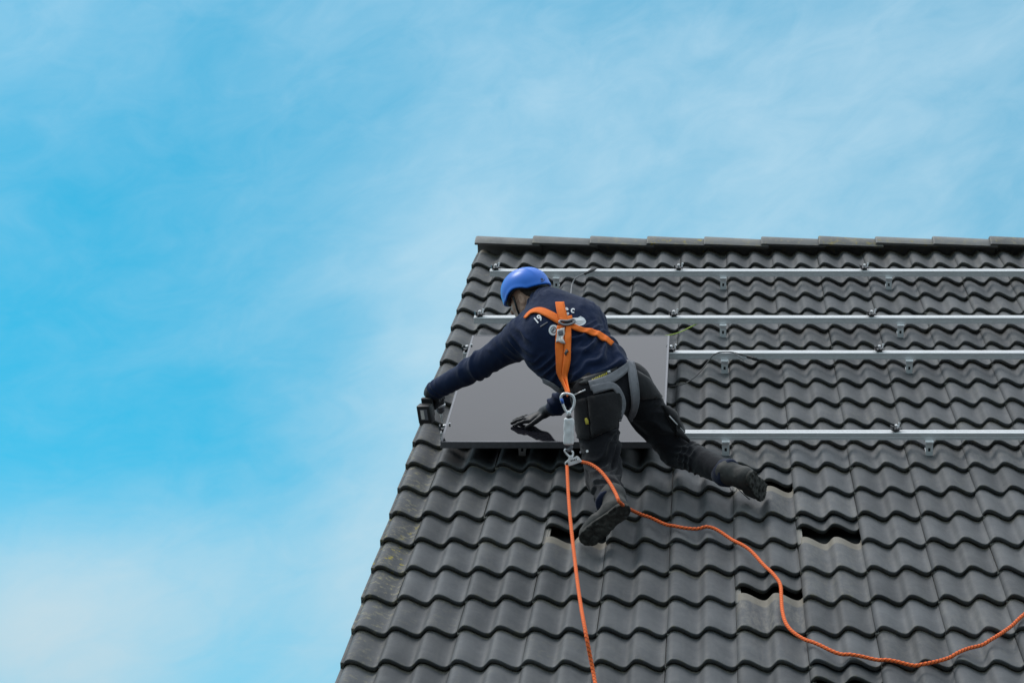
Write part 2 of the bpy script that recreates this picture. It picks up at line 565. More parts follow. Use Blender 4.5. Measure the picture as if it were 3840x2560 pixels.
def link(name, mesh, mat, parent=None, mw=None, smooth=True):
    """mesh object; mw = world matrix of the object's own space"""
    o = bpy.data.objects.new(name, mesh)
    COL.objects.link(o)
    if mat is not None and len(mesh.materials) == 0:
        mesh.materials.append(mat)
    if smooth:
        mesh.shade_smooth()
    mw = mw or Matrix.Identity(4)
    if parent:
        o.parent = parent
        o.matrix_basis = wm(parent).inverted() @ mw
    else:
        o.matrix_basis = mw
    return o


def mesh_from(name, V, F, uvs=None):
    me = bpy.data.meshes.new(name)
    me.from_pydata([tuple(map(float, v)) for v in V], [], [tuple(map(int, f)) for f in F])
    if uvs is not None:
        ul = me.uv_layers.new(name='UVMap')
        for lp in me.loops:
            ul.data[lp.index].uv = uvs[lp.vertex_index]
    me.update()
    return me


def centred(name, V, F, mat, parent=None, uvs=None, smooth=True):
    """world-space vertices -> object with its origin at their centre"""
    V = np.asarray(V, float)
    c = V.mean(axis=0)
    me = mesh_from(name, V - c, F, uvs)
    return link(name, me, mat, parent, Matrix.Translation(Vector(c)), smooth)


def frame_matrix(o, x, y, z):
    return Matrix(((x[0], y[0], z[0], o[0]), (x[1], y[1], z[1], o[1]), (x[2], y[2], z[2], o[2]), (0, 0, 0, 1)))


ROOF_M = frame_matrix(ROOF0, RT, -DN, NR)     # local x along the ridge, y up the slope, z off the roof


def roof_matrix(u, v, n=0.0):
    p = roof(u, v, n)
    return frame_matrix(p, RT, -DN, NR)


def box_vf(x0, x1, y0, y1, z0, z1, bev=0.0):
    """box with all edges chamfered when bev > 0"""
    if bev <= 0:
        V = [(x, y, z) for z in (z0, z1) for y in (y0, y1) for x in (x0, x1)]
        F = [(0, 2, 3, 1), (4, 5, 7, 6), (0, 1, 5, 4), (2, 6, 7, 3), (0, 4, 6, 2), (1, 3, 7, 5)]
        return V, F
    import bmesh
    bm = bmesh.new()
    V, F = box_vf(x0, x1, y0, y1, z0, z1)
    vs_ = [bm.verts.new(v) for v in V]
    for f in F:
        bm.faces.new([vs_[i] for i in f])
    bmesh.ops.bevel(bm, geom=bm.edges[:], offset=bev, segments=2, affect='EDGES', profile=0.5)
    bm.verts.index_update()
    V = [tuple(v.co) for v in bm.verts]
    F = [tuple(v.index for v in f.verts) for f in bm.faces]
    bm.free()
    return V, F


def join_vf(parts):
    V, F = [], []
    for v, f in parts:
        o = len(V)
        V += list(v)
        F += [tuple(i + o for i in q) for q in f]
    return V, F


def tube_vf(P, r, seg=10, cap=True):
    """tube along 3-D points P; r scalar or per point"""
    P = np.asarray(P, float)
    n = len(P)
    rr = np.full(n, r, float) if np.isscalar(r) else np.asarray(r, float)
    T = np.gradient(P, axis=0)
    T /= np.linalg.norm(T, axis=1)[:, None] + 1e-12
    ref = np.array((0.0, 0.0, 1.0)) if abs(T[0][2]) < 0.9 else np.array((1.0, 0, 0))
    N = np.cross(T[0], ref); N /= np.linalg.norm(N)
    V, F, U = [], [], []
    s = 0.0
    for i in range(n):
        if i:
            N = N - T[i] * (N @ T[i]); N /= np.linalg.norm(N)
            s += np.linalg.norm(P[i] - P[i - 1])
        B = np.cross(T[i], N)
        for k in range(seg):
            a = 2 * math.pi * k / seg
            V.append(P[i] + rr[i] * (math.cos(a) * N + math.sin(a) * B))
            U.append((k / seg if k <= seg / 2 else 1 - k / seg, s))
    for i in range(n - 1):
        for k in range(seg):
            k2 = (k + 1) % seg
            F.append((i * seg + k, i * seg + k2, (i + 1) * seg + k2, (i + 1) * seg + k))
    if cap:
        F.append(tuple(range(seg - 1, -1, -1)))
        F.append(tuple((n - 1) * seg + k for k in range(seg)))
    return V, F, U


def spline(pts, n):
    """Catmull-Rom through pts, n samples"""
    P = np.asarray(pts, float)
    P = np.vstack([2 * P[0] - P[1], P, 2 * P[-1] - P[-2]])
    m = len(P) - 3
    out = []
    for q in np.linspace(0, m, n):
        i = min(int(q), m - 1); t = q - i
        a, b, c, d = P[i], P[i + 1], P[i + 2], P[i + 3]
        out.append(0.5 * (2 * b + (c - a) * t + (2 * a - 5 * b + 4 * c - d) * t * t + (3 * b - a - 3 * c + d) * t ** 3))
    return np.array(out)


def lathe_vf(P0, axis, prof, seg=20):
    """profile [(distance along axis, radius)] turned about axis"""
    ax = np.asarray(axis, float); ax /= np.linalg.norm(ax)
    ref = np.array((0, 0, 1.0)) if abs(ax[2]) < 0.9 else np.array((1.0, 0, 0))
    N = np.cross(ax, ref); N /= np.linalg.norm(N)
    B = np.cross(ax, N)
    V, F = [], []
    for d, r in prof:
        for k in range(seg):
            a = 2 * math.pi * k / seg
            V.append(np.asarray(P0) + ax * d + r * (math.cos(a) * N + math.sin(a) * B))
    for i in range(len(prof) - 1):
        for k in range(seg):
            k2 = (k + 1) % seg
            F.append((i * seg + k, i * seg + k2, (i + 1) * seg + k2, (i + 1) * seg + k))
    F.append(tuple(range(seg - 1, -1, -1)))
    F.append(tuple((len(prof) - 1) * seg + k for k in range(seg)))
    return V, F


# ------------------------------------------------------------------ ground, house
g = 900.0
gv = [(-g, -g, 0), (g, -g, 0), (g, g, 0), (-g, g, 0)]
tag(link('ground', mesh_from('ground', gv, [(0, 1, 2, 3)]), M['ground'], smooth=False), kind='structure')

V_RIDGE = -0.445            # apex of the two deck planes, measured down the slope
V_EAVE = 8.2
U_LEFT, U_RIGHT = -0.05, 7.6
apex = roof(0, V_RIDGE, -0.11)
eave = roof(0, V_EAVE, -0.11)
house = empty('house', (roof(3.5, 0)[0], apex[1], 0.0),
              'brick house with a steep dark grey tiled roof and bare mounting rails', 'house')

half = apex[1] - eave[1]
xl, xr = roof(U_LEFT + 0.02, 0)[0], roof(U_RIGHT, 0)[0]
# roof deck: two sloping slabs meeting at the apex
def deck():
    V = []
    t = 0.10 / math.cos(ALPHA)
    for x in (xl, xr):
        V += [(x, eave[1], eave[2]), (x, apex[1], apex[2]), (x, apex[1] + half, eave[2]),
              (x, apex[1] + half, eave[2] - t), (x, apex[1], apex[2] - t), (x, eave[1], eave[2] - t)]
    F = [(0, 6, 7, 1), (1, 7, 8, 2), (2, 8, 9, 3), (3, 9, 10, 4), (4, 10, 11, 5), (5, 11, 6, 0),
         (0, 1, 4, 5), (1, 2, 3, 4), (6, 11, 10, 7), (7, 10, 9, 8)]
    return V, F
V, F = deck()
deck_o = centred('roof', V, F, M['felt'], house, smooth=False)
# walls below
wy0, wy1 = eave[1] + 0.35, apex[1] + half - 0.35
wx0, wx1 = xl + 0.03, xr - 0.1
zt = eave[2] - 0.17 + 0.35
za = apex[2] - 0.17
V = [(x, y, z) for x in (wx0, wx1) for (y, z) in ((wy0, 0), (wy1, 0), (wy1, zt), (apex[1], za), (wy0, zt))]
F = [(0, 4, 3, 2, 1), (5, 6, 7, 8, 9), (0, 1, 6, 5), (1, 2, 7, 6), (2, 3, 8, 7), (3, 4, 9, 8), (4, 0, 5, 9)]
centred('wall', V, F, M['brick'], house, smooth=False)


# ------------------------------------------------------------------ roof tiles
WH = 0.038
_WP = [0, .06, .12, .2, .3, .4, .5, .58, .66, .72, .78, .84, .89, .94, 1.0]
_WH = [1, .985, .935, .82, .62, .39, .18, .06, 0, .05, .25, .57, .81, .955, 1]
def wave_h(ph):
    """profile height of the double-roman wave, crest at whole numbers"""
    return float(np.interp(ph - math.floor(ph), _WP, _WH))


LAP = -0.19
def profile(nw, verge=False):
    pts = []
    p0 = -0.24 if verge else LAP
    p1 = nw + LAP - 0.012
    n = 16 * nw
    for i in range(n + 1):
        p = p0 + (p1 - p0) * i / n
        pts.append((p * WAVE, (wave_h(p) - 1) * WH))
    # side lap that goes under the neighbour on the right
    x = pts[-1][0]
    pts.append((x + 0.0015, -0.965 * WH))
    pts.append((x + 0.012, -0.965 * WH)); pts.append((x + 0.0125, -0.90 * WH))
    pts.append((x + 0.017, -0.90 * WH)); pts.append((x + 0.0175, -0.965 * WH))
    pts.append((x + 0.027, -0.965 * WH))
    return pts


TILT = STEP / GAUGE
def tile_mesh(name, nw, verge=False):
    pr = profile(nw, verge)
    m = len(pr)
    # loops along the tile: (y, drop below the tilted top plane)
    loops = [(TLEN, 0.013), (0.05, 0.013), (0.014, 0.0225), (0.007, 0.0220), (0.0015, 0.0115), (0.0, 0.0040),
             (0.0018, 0.0010), (0.0050, 0.0), (0.17, 0.0), (0.33, 0.0), (TLEN, 0.0)]
    V, F = [], []
    for (y, d) in loops:
        for (x, h) in pr:
            V.append((x, y, h - d - TILT * max(y, 0)))
    L = len(loops)
    for j in range(L):
        j2 = (j + 1) % L
        for i in range(m - 1):
            F.append((j * m + i, j * m + i + 1, j2 * m + i + 1, j2 * m + i))
    F.append(tuple(j * m for j in range(L)))
    F.append(tuple(j * m + m - 1 for j in range(L - 1, -1, -1)))
    if verge:   # side skirt that covers the verge
        x0 = pr[0][0]
        v2, f2 = box_vf(x0 - 0.002, x0 + 0.014, 0.002, TLEN - 0.02, -0.085, -0.016, 0.003)
        v2 = [(a, b, c - TILT * b) for a, b, c in v2]
        V, F = join_vf([(V, F), (v2, f2)])
    me = mesh_from(name, V, F)
    me.materials.append(M['tile'])
    me.shade_smooth()
    # keep the side-lap ribs and ends crisp
    me.set_sharp_from_angle(angle=R(50))
    return me


ME_TILE = tile_mesh('tile', 2)
ME_VERGE = tile_mesh('verge_tile', 1, True)
ROOF_INV = wm(deck_o).inverted()

# tiles pushed up under the row above: (row, first crest) -> share of the row spacing
PUSHED = {(15, 5): 0.68, (15, 13): 0.66, (17, 11): 0.50, (13, 11): 0.42, (20, 13): 0.64}
DUSTY = {(16, 5): 0.25, (16, 13): 0.28, (18, 11): 0.6, (14, 11): 0.3, (21, 13): 0.4}
LICHEN = {8: 0.6, 12: 0.7, 13: 0.95, 14: 0.9, 15: 0.8, 16: 0.85, 17: 1.0, 18: 0.9}
YELLOW = {15: 0.55, 16: 1.0}

extra_v, extra_f = [], []
tiles = 0
for row in range(1, 25):
    for col in range(0, 15):
        verge = col == 0
        k = 0 if verge else 2 * col - 1
        u, v = k * WAVE, (row - 1) * GAUGE
        du, dv, dn = rng.normal(0, 0.0014), rng.normal(0, 0.0034), abs(rng.normal(0, 0.0010))
        rz, rx = rng.normal(0, 0.0034), rng.normal(0, 0.0020)
        x, y, _ = proj(roof(u + (0.07 if verge else 0.15), v - 0.1, 0))
        seen = -60 < x < 3840 + 330 and y < 2560 + 190
        mw = roof_matrix(u + du, v + dv, dn) @ Matrix.Rotation(rz, 4, 'Z') @ Matrix.Rotation(rx, 4, 'Y')
        sh = PUSHED.get((row, k), 0.0) * GAUGE if not verge else 0.0
        if sh:
            mw = roof_matrix(u, v - sh, -TILT * sh - 0.0015)
        if seen:
            o = bpy.data.objects.new('verge_tile' if verge else 'tile', ME_VERGE if verge else ME_TILE)
            COL.objects.link(o)
            o.parent = deck_o
            o.matrix_basis = ROOF_INV @ mw
            lic = rng.uniform(0, 0.22) if rng.random() < 0.3 else 0.0
            yel = 0.0
            if verge:
                lic = LICHEN.get(row, 0.4)
                yel = YELLOW.get(row, 0.0)
            dus = DUSTY.get((row, k), rng.uniform(0.0, 0.3) if (k > 10 and rng.random() < 0.4) else 0.0)
            o.color = (lic, 0.0 if verge else dus, yel, 1)
            tiles += 1
        else:
            src = ME_VERGE if verge else ME_TILE
            co = np.empty(len(src.vertices) * 3); src.vertices.foreach_get('co', co)
            co = co.reshape(-1, 3) @ np.array(mw.to_3x3()).T + np.array(mw.translation)
            off = sum(len(a) for a in extra_v)
            extra_v.append(co)
            extra_f += [tuple(i + off for i in p.vertices) for p in src.polygons]
o = centred('tile_field', np.vstack(extra_v), extra_f, M['tile'], deck_o)
o['kind'] = 'stuff'
o.data.set_sharp_from_angle(angle=R(50))
o.color = (0.05, 0.05, 0, 1)

# battens under the tile heads
V, F = box_vf(xl - ROOF0[0] + 0.02, xr - ROOF0[0] - 0.02, -0.02, 0.02, -0.109, -0.083)
me_b = mesh_from('batten', V, F); me_b.materials.append(M['wood'])
for row in range(1, 23):
    o = bpy.data.objects.new('batten', me_b); COL.objects.link(o); o.parent = deck_o
    o.matrix_basis = ROOF_INV @ roof_matrix(0, (row - 1) * GAUGE - 0.375, 0)

# ridge tiles: half-round caps, each lapped over the next
def ridge_mesh():
    Rr, prof = 0.122, []
    V, F = [], []
    seg = 18
    span = R(81)
    # stations: x, outer radius, inner radius
    st = [(0.0, 0.124, 0.112), (0.003, 0.1285, 0.110), (0.010, 0.1305, 0.109), (0.10, 0.1275, 0.106),
          (0.25, 0.1220, 0.101), (0.425, 0.1160, 0.098), (0.428, 0.1140, 0.1)]
    for x, ro, ri in st:
        for rad in (ro, ri):
            for k in range(seg + 1):
                a = -span + 2 * span * k / seg
                # slightly angular crown
                q = rad * (1 + 0.02 * math.cos(4 * a))
                V.append((x, q * math.sin(a), q * math.cos(a)))
    m = seg + 1
    for j in range(len(st) - 1):
        a, b = j * 2 * m, (j + 1) * 2 * m
        for k in range(seg):
            F.append((a + k, b + k, b + k + 1, a + k + 1))
            F.append((a + m + k, a + m + k + 1, b + m + k + 1, b + m + k))
        F.append((a, a + m, b + m, b))
        F.append((a + seg, b + seg, b + m + seg, a + m + seg))
    for j in (0, len(st) - 1):
        a = j * 2 * m
        for k in range(seg):
            F.append((a + k, a + k + 1, a + m + k + 1, a + m + k) if j == 0 else (a + k, a + m + k, a + m + k + 1, a + k + 1))
    me = mesh_from('ridge_tile', V, F); me.materials.append(M['ridge'])
    me.shade_smooth(); me.set_sharp_from_angle(angle=R(45))
    return me


ME_RIDGE = ridge_mesh()
RA = roof(0, V_RIDGE + 0.012, -0.030) - np.array((0, 0, 0.055))
for i in range(13):
    u = -0.045 + 0.379 * i
    if u > 5.2:
        break
    mw = Matrix.Translation(Vector((roof(u, 0)[0], RA[1], RA[2] + rng.normal(0, 0.0025)))) @ \
        Matrix.Rotation(R(1.0) + rng.normal(0, 0.003), 4, 'Y') @ Matrix.Rotation(rng.normal(0, 0.02), 4, 'X') @ Matrix.Rotation(rng.normal(0, 0.004), 4, 'Z')
    o = bpy.data.objects.new('ridge_tile', ME_RIDGE); COL.objects.link(o); o.parent = deck_o
    o.matrix_basis = ROOF_INV @ mw
    o.color = (0.9 if i > 1 else 0.35, 0, 1.0 if i == 3 else (0.5 if i in (6, 7, 9) else 0.0), 1)


# ------------------------------------------------------------------ mounting rails
N_RB, N_RT = 0.030, 0.068        # underside and top of the rails above the crest plane
RAIL_W = 0.048
def rail_mesh(length):
    """extruded profile with a slot along the top and a groove in the face"""
    w, h = RAIL_W / 2, N_RT - N_RB
    sec = [(-w, 0), (-w, h * 0.40), (-w + 0.0022, h * 0.44), (-w + 0.0022, h * 0.52), (-w, h * 0.56), (-w, h - 0.0015), (-w + 0.0015, h),
           (-0.006, h), (-0.006, h - 0.010), (0.006, h - 0.010), (0.006, h), (w - 0.0015, h), (w, h - 0.0015), (w, 0)]
    V, F = [], []
    for x in (0, length):
        for (y, z) in sec:
            V.append((x, y, z))
    m = len(sec)
    for i in range(m):
        j = (i + 1) % m
        F.append((i, j, m + j, m + i))
    F.append(tuple(range(m - 1, -1, -1)))
    F.append(tuple(range(m, 2 * m)))
    return mesh_from('rail_profile', V, F)


def hook_mesh():
    """stainless roof hook: an upright plate with a slot, its foot under the rail and an arm under the tile"""
    h = 0.083
    parts = []
    # plate with a slot: four boxes round the opening
    t, wd = 0.005, 0.019
    for (x0, x1, z0, z1) in ((-wd, -0.006, 0.0, h - 0.010), (0.006, wd, 0.0, h - 0.010), (-0.0062, 0.0062, 0.0, 0.022),
                             (-0.0062, 0.0062, 0.042, h - 0.010)):
        parts.append(box_vf(x0, x1, -t / 2, t / 2, z0, z1))
    parts.append(box_vf(-wd - 0.002, wd + 0.002, -0.016, 0.010, h - 0.0102, h - 0.002, 0.0012))   # foot
    parts.append(box_vf(-0.015, 0.015, 0.001, 0.12, -0.003, 0.003))                              # arm going under the tile
    V, F = join_vf(parts)
    return mesh_from('roof_hook', V, F)


def clamp_meshes():
    V, F = join_vf([box_vf(-0.026, 0.026, -0.015, 0.015, 0.006, 0.013, 0.002),
                    box_vf(-0.026, -0.019, -0.015, 0.015, 0.012, 0.030, 0.002),
                    box_vf(-0.013, 0.013, -0.011, 0.011, -0.002, 0.008, 0.001)])
    body = mesh_from('clamp', V, F); body.materials.append(M['black_metal'])
    v1, f1 = lathe_vf((0, 0, 0.012), (0, 0, 1), [(0, 0.0045), (0.010, 0.0045), (0.010, 0.0075), (0.019, 0.0075), (0.020, 0.006)], 12)
    v2, f2 = lathe_vf((0.017, 0.004, 0.012), (0.3, 0.1, 1), [(0, 0.004), (0.02, 0.004), (0.02, 0.0055), (0.026, 0.0055)], 10)
    bolt = mesh_from('bolt', *join_vf([(v1, f1), (v2, f2)])); bolt.materials.append(M['silver'])
    body.shade_smooth(); body.set_sharp_from_angle(angle=R(35))
    bolt.shade_smooth(); bolt.set_sharp_from_angle(angle=R(35))
    return body, bolt


ME_HOOK = hook_mesh(); ME_HOOK.materials.append(M['steel'])
ME_SLOT_SHADE = mesh_from('slot_shade', *box_vf(-0.0075, 0.0075, 0.003, 0.006, 0.018, 0.046)); ME_SLOT_SHADE.materials.append(M['black_plastic'])  # black block added behind the hook's slot to make the opening look shaded
ME_CLAMP, ME_BOLT = clamp_meshes()
RAILS = [  # y of the front top edge, x of the left end, hooks, clamps (x, turn in degrees), label
    (1016, 1836, (2091, 2712, 3333), ((1860, 22), (2545, 0), (3241, 12)), 'uppermost bare aluminium rail, closest to the roof ridge'),
    (1191, 1776, (2046, 2711, 3376), ((1800, 25), (2527, 15), (3268, 10)), 'second aluminium rail from the ridge, running behind the worker\'s shoulders'),
    (1323, 1736, (2030, 2717, 3407), ((1752, 5), (2517, -10), (3297, 14)), 'third aluminium rail from the ridge, holding the upper end of the solar panel'),
    (1623, 1650, (1960, 2721, 3480), ((1668, 5), (2498, 0), (3360, 32)), 'lowest aluminium rail, level with the worker\'s spread right knee'),
]
RAIL_V = []
for (y, x0, hooks, clamps, lab) in RAILS:
    u0, vf, _ = uv(onroof(x0, y, N_RT))
    vc = vf - RAIL_W / 2
    RAIL_V.append(vc)
    root = empty('mounting_rail', roof(u0, vc, N_RB), lab, 'rail', 'rails bolted across the roof')
    me = rail_mesh(4.9 - u0)
    me.materials.append(M['alu'])
    link('rail_profile', me, None, root, roof_matrix(u0, vc, N_RB), smooth=False)
    for hx in hooks:
        uh = uv(onroof(hx, y + 30, 0.0))[0]
        # snap to the trough of the wave
        uh = (math.floor(uh / WAVE) + 0.60) * WAVE if abs(hx - 2700) > 400 else uh
        o = bpy.data.objects.new('roof_hook', ME_HOOK); COL.objects.link(o); o.parent = root
        o.matrix_basis = wm(root).inverted() @ roof_matrix(uh, vf + 0.012, N_RB - 0.081)
        b = bpy.data.objects.new('slot_shade', ME_SLOT_SHADE); COL.objects.link(b); b.parent = o  # added dark backing, stands in for shade in the slot
    for (cx_, rz) in clamps:
        uc = uv(onroof(cx_, y - 6, N_RT))[0]
        o = bpy.data.objects.new('clamp', ME_CLAMP); COL.objects.link(o); o.parent = root
        mw = roof_matrix(uc, vc, N_RT + 0.003) @ Matrix.Rotation(R(rz), 4, 'Z') @ Matrix.Scale(1.08, 4)
        o.matrix_basis = wm(root).inverted() @ mw
        b = bpy.data.objects.new('bolt', ME_BOLT); COL.objects.link(b); b.parent = o

# ------------------------------------------------------------------ solar panel
PT = N_RT + 0.035
pu0, pv0, _ = uv(onroof(1771, 1257, PT))
pu1 = uv(onroof(2511, 1259, PT))[0]
pv1 = uv(onroof(1655, 1656, PT))[1]
print('PANEL', pu1 - pu0, pv1 - pv0, 'tiles', tiles)
pw, pl = pu1 - pu0, pv1 - pv0
panel = empty('solar_panel', roof(pu0 + pw / 2, pv0 + pl / 2, N_RT),
              'single all-black solar panel lying under the worker\'s hands', 'solar panel')
PM = roof_matrix(pu0, pv1, N_RT)            # x along the ridge, y up the slope
fr = 0.011
V, F = box_vf(fr, pw - fr, fr, pl - fr, 0.028, 0.0335)
link('glass', mesh_from('glass', V, F), M['glass'], panel, PM, smooth=False)
bars = [('frame_bar', box_vf(0, pw, 0, fr, 0, 0.035, 0.0012)), ('frame_bar', box_vf(0, pw, pl - fr, pl, 0, 0.035, 0.0012)),
        ('frame_bar', box_vf(0, fr, fr, pl - fr, 0, 0.0352, 0.0012)), ('frame_bar', box_vf(pw - fr, pw, fr, pl - fr, 0, 0.0352, 0.0012))]
for nm, (V, F) in bars:
    link(nm, mesh_from(nm, V, F), M['frame_edge'], panel, PM, smooth=False)
V, F = box_vf(fr, pw - fr, fr, pl - fr, 0.026, 0.0279)
link('back_sheet', mesh_from('back_sheet', V, F), M['black_plastic'], panel, PM, smooth=False)

# ------------------------------------------------------------------ signed distance modelling
def cap_sdf(P, a, b, ra, rb, flat=None, k=1.0):
    """tapered capsule; flat = unit axis along which the section is scaled by k"""
    a, b = np.asarray(a), np.asarray(b)
    ab = b - a
    q = P - a
    t = np.clip(q @ ab / (ab @ ab + 1e-9), 0, 1)
    d = q - t[:, None] * ab
    if flat is not None:
        w = np.asarray(flat)
        d = d + np.outer(d @ w, w) * (1 / k - 1)
    return np.linalg.norm(d, axis=1) - (ra + (rb - ra) * t)


def ell_sdf(P, c, axes, rad):
    """ellipsoid; axes = 3 unit rows"""
    q = (P - np.asarray(c)) @ np.asarray(axes).T
    k0 = np.linalg.norm(q / rad, axis=1)
    k1 = np.linalg.norm(q / (np.asarray(rad) ** 2), axis=1)
    return k0 * (k0 - 1.0) / (k1 + 1e-9)


def box_sdf(P, c, axes, half, r):
    q = np.abs((P - np.asarray(c)) @ np.asarray(axes).T) - (np.asarray(half) - r)
    return np.linalg.norm(np.maximum(q, 0), axis=1) + np.minimum(q.max(axis=1), 0) - r


def smin(a, b, k):
    h = np.clip(0.5 + 0.5 * (b - a) / k, 0, 1)
    return b + (a - b) * h - k * h * (1 - h)


def smax(a, b, k):
    return -smin(-a, -b, k)


def surface_nets(sdf, lo, hi, h):
    lo, hi = np.asarray(lo, float), np.asarray(hi, float)
    B = 6
    nb = np.ceil((hi - lo) / (h * B)).astype(int) + 1
    n = nb * B
    # coarse pass keeps only blocks near the surface
    cg = np.stack(np.meshgrid(*[lo[i] + (np.arange(nb[i]) + 0.5) * h * B for i in range(3)], indexing='ij'), -1).reshape(-1, 3)
    cv = sdf(cg).reshape(nb)
    near = np.abs(cv) < h * B * 1.9
    mask = near.repeat(B, 0).repeat(B, 1).repeat(B, 2)
    val = np.where(cv < 0, -1.0, 1.0).repeat(B, 0).repeat(B, 1).repeat(B, 2)
    idx = np.argwhere(mask)
    val[mask] = sdf(lo + idx * h)
    ins = val < 0
    c = [ins[dx:n[0] - 1 + dx, dy:n[1] - 1 + dy, dz:n[2] - 1 + dz] for dx in (0, 1) for dy in (0, 1) for dz in (0, 1)]
    s = sum(x.astype(np.int8) for x in c)
    cell = (s > 0) & (s < 8)
    ci = np.argwhere(cell)
    vid = np.full(cell.shape, -1, int)
    vid[cell] = np.arange(len(ci))
    acc = np.zeros((len(ci), 3)); cnt = np.zeros(len(ci))
    corners = [(dx, dy, dz) for dx in (0, 1) for dy in (0, 1) for dz in (0, 1)]
    for i in range(8):
        for j in range(i + 1, 8):
            A, Bc = np.array(corners[i]), np.array(corners[j])
            if np.abs(A - Bc).sum() != 1:
                continue
            va = val[tuple((ci + A).T)]; vb = val[tuple((ci + Bc).T)]
            cr = (va < 0) != (vb < 0)
            t = np.where(cr, va / np.where(va - vb == 0, 1, va - vb), 0)
            acc[cr] += (A + t[:, None] * (Bc - A))[cr]
            cnt[cr] += 1
    V = lo + (ci + acc / cnt[:, None]) * h
    Q = []
    for ax in range(3):
        o1, o2 = [(1, 2), (2, 0), (0, 1)][ax]
        sl0 = [slice(1, n[i] - 1) for i in range(3)]
        sl1 = list(sl0); sl0[ax] = slice(0, n[ax] - 1); sl1[ax] = slice(1, n[ax])
        a, b = ins[tuple(sl0)], ins[tuple(sl1)]
        e = np.argwhere(a != b)
        base = e + 1; base[:, ax] -= 1
        flip = a[tuple(e.T)]
        d1 = np.zeros(3, int); d1[o1] = 1
        d2 = np.zeros(3, int); d2[o2] = 1
        q = np.stack([vid[tuple((base - d1 - d2).T)], vid[tuple((base - d2).T)], vid[tuple(base.T)], vid[tuple((base - d1).T)]], 1)
        q[~flip] = q[~flip][:, ::-1]
        Q.append(q)
    Q = np.vstack(Q)
    Q = Q[(Q >= 0).all(1)]
    return V, Q


def vnormals(V, Q):
    n = np.zeros_like(V)
    fn = np.cross(V[Q[:, 2]] - V[Q[:, 0]], V[Q[:, 3]] - V[Q[:, 1]])
    for k in range(4):
        np.add.at(n, Q[:, k], fn)
    return n / (np.linalg.norm(n, axis=1)[:, None] + 1e-12)


def relax(V, Q, it=2, lam=0.5):
    for _ in range(it):
        acc = np.zeros_like(V); cnt = np.zeros(len(V))
        for k in range(4):
            for j in (1, 3):
                np.add.at(acc, Q[:, k], V[Q[:, (k + j) % 4]]); np.add.at(cnt, Q[:, k], 1)
        V = V + lam * (acc / np.maximum(cnt, 1)[:, None] - V)
    return V


_H = rng.random((64, 64, 64))
def vnoise(P):
    i = np.floor(P).astype(int); f = P - i
    f = f * f * (3 - 2 * f)
    out = 0
    for dx in (0, 1):
        for dy in (0, 1):
            for dz in (0, 1):
                w = (f[:, 0] if dx else 1 - f[:, 0]) * (f[:, 1] if dy else 1 - f[:, 1]) * (f[:, 2] if dz else 1 - f[:, 2])
                out = out + w * _H[(i[:, 0] + dx) % 64, (i[:, 1] + dy) % 64, (i[:, 2] + dz) % 64]
    return out


def folds(V, centre, reach, across, pitch, amp, seed=0.0, sharp=2.2):
    """a bundle of cloth folds: ridges repeating along 'across' within reach of centre"""
    across = np.asarray(across) / np.linalg.norm(across)
    d = np.linalg.norm(V - centre, axis=1) / reach
    m = np.clip(1 - d * d, 0, 1)
    s = (V - centre) @ across / pitch
    s = s + 1.9 * (vnoise(V * 6.0 + seed) - 0.5) * 2 + 0.5 * (vnoise(V * 17 + seed + 5) - 0.5)
    w = (0.5 + 0.5 * np.sin(2 * math.pi * s)) ** sharp
    a = 1.7 * np.clip(vnoise(V * 9.0 + seed + 9) - 0.22, 0, 1)
    return 1.3 * amp * m * a * (w - 0.3)


def sdf_part(name, sdf, lo, hi, h, mat, parent, disp=None, smooth_it=1):
    V, Q = surface_nets(sdf, lo, hi, h)
    V = relax(V, Q, smooth_it)
    if disp is not None:
        V = V + vnormals(V, Q) * disp(V)[:, None]
    o = centred(name, V, Q, mat, parent)
    return o, V, Q


def bounds(pts, pad):
    P = np.array(pts)
    return P.min(0) - pad, P.max(0) + pad


# ------------------------------------------------------------------ the worker: joints
J = dict(
    hipL=at(2232, 1480, 11.86), hipR=at(2362, 1452, 11.96),
    kneeL=at(2262, 1792, 11.74), ankleL=at(2296, 1888, 11.34),
    kneeR=at(2535, 1688, 12.16), ankleR=at(2728, 1774, 11.80),
    waist=at(2248, 1392, 11.93), chest=at(2118, 1240, 12.08),
    neck=at(2052, 1150, 12.20),
    shL=at(1962, 1268, 12.12), elL=at(1795, 1372, 12.24), wrL=at(1632, 1462, 12.38),
    shR=at(2190, 1205, 12.28), elR=at(2205, 1420, 12.40), wrR=at(2066, 1540, 12.47),
    head=at(1978, 1112, 12.30),
)
tx = J['neck'] - J['waist']; tx /= np.linalg.norm(tx)          # up the spine
sw = J['shR'] - J['shL']; sw -= tx * (sw @ tx); sw /= np.linalg.norm(sw)   # towards his right
bk = np.cross(tx, sw); bk /= np.linalg.norm(bk)
if bk @ FW > 0:
    bk = -bk                                                    # out of his back, towards the camera

person = empty('person', onroof(2262, 1815, -0.01),
               'worker in navy jacket, black trousers and blue helmet kneeling over the solar panel', 'person')


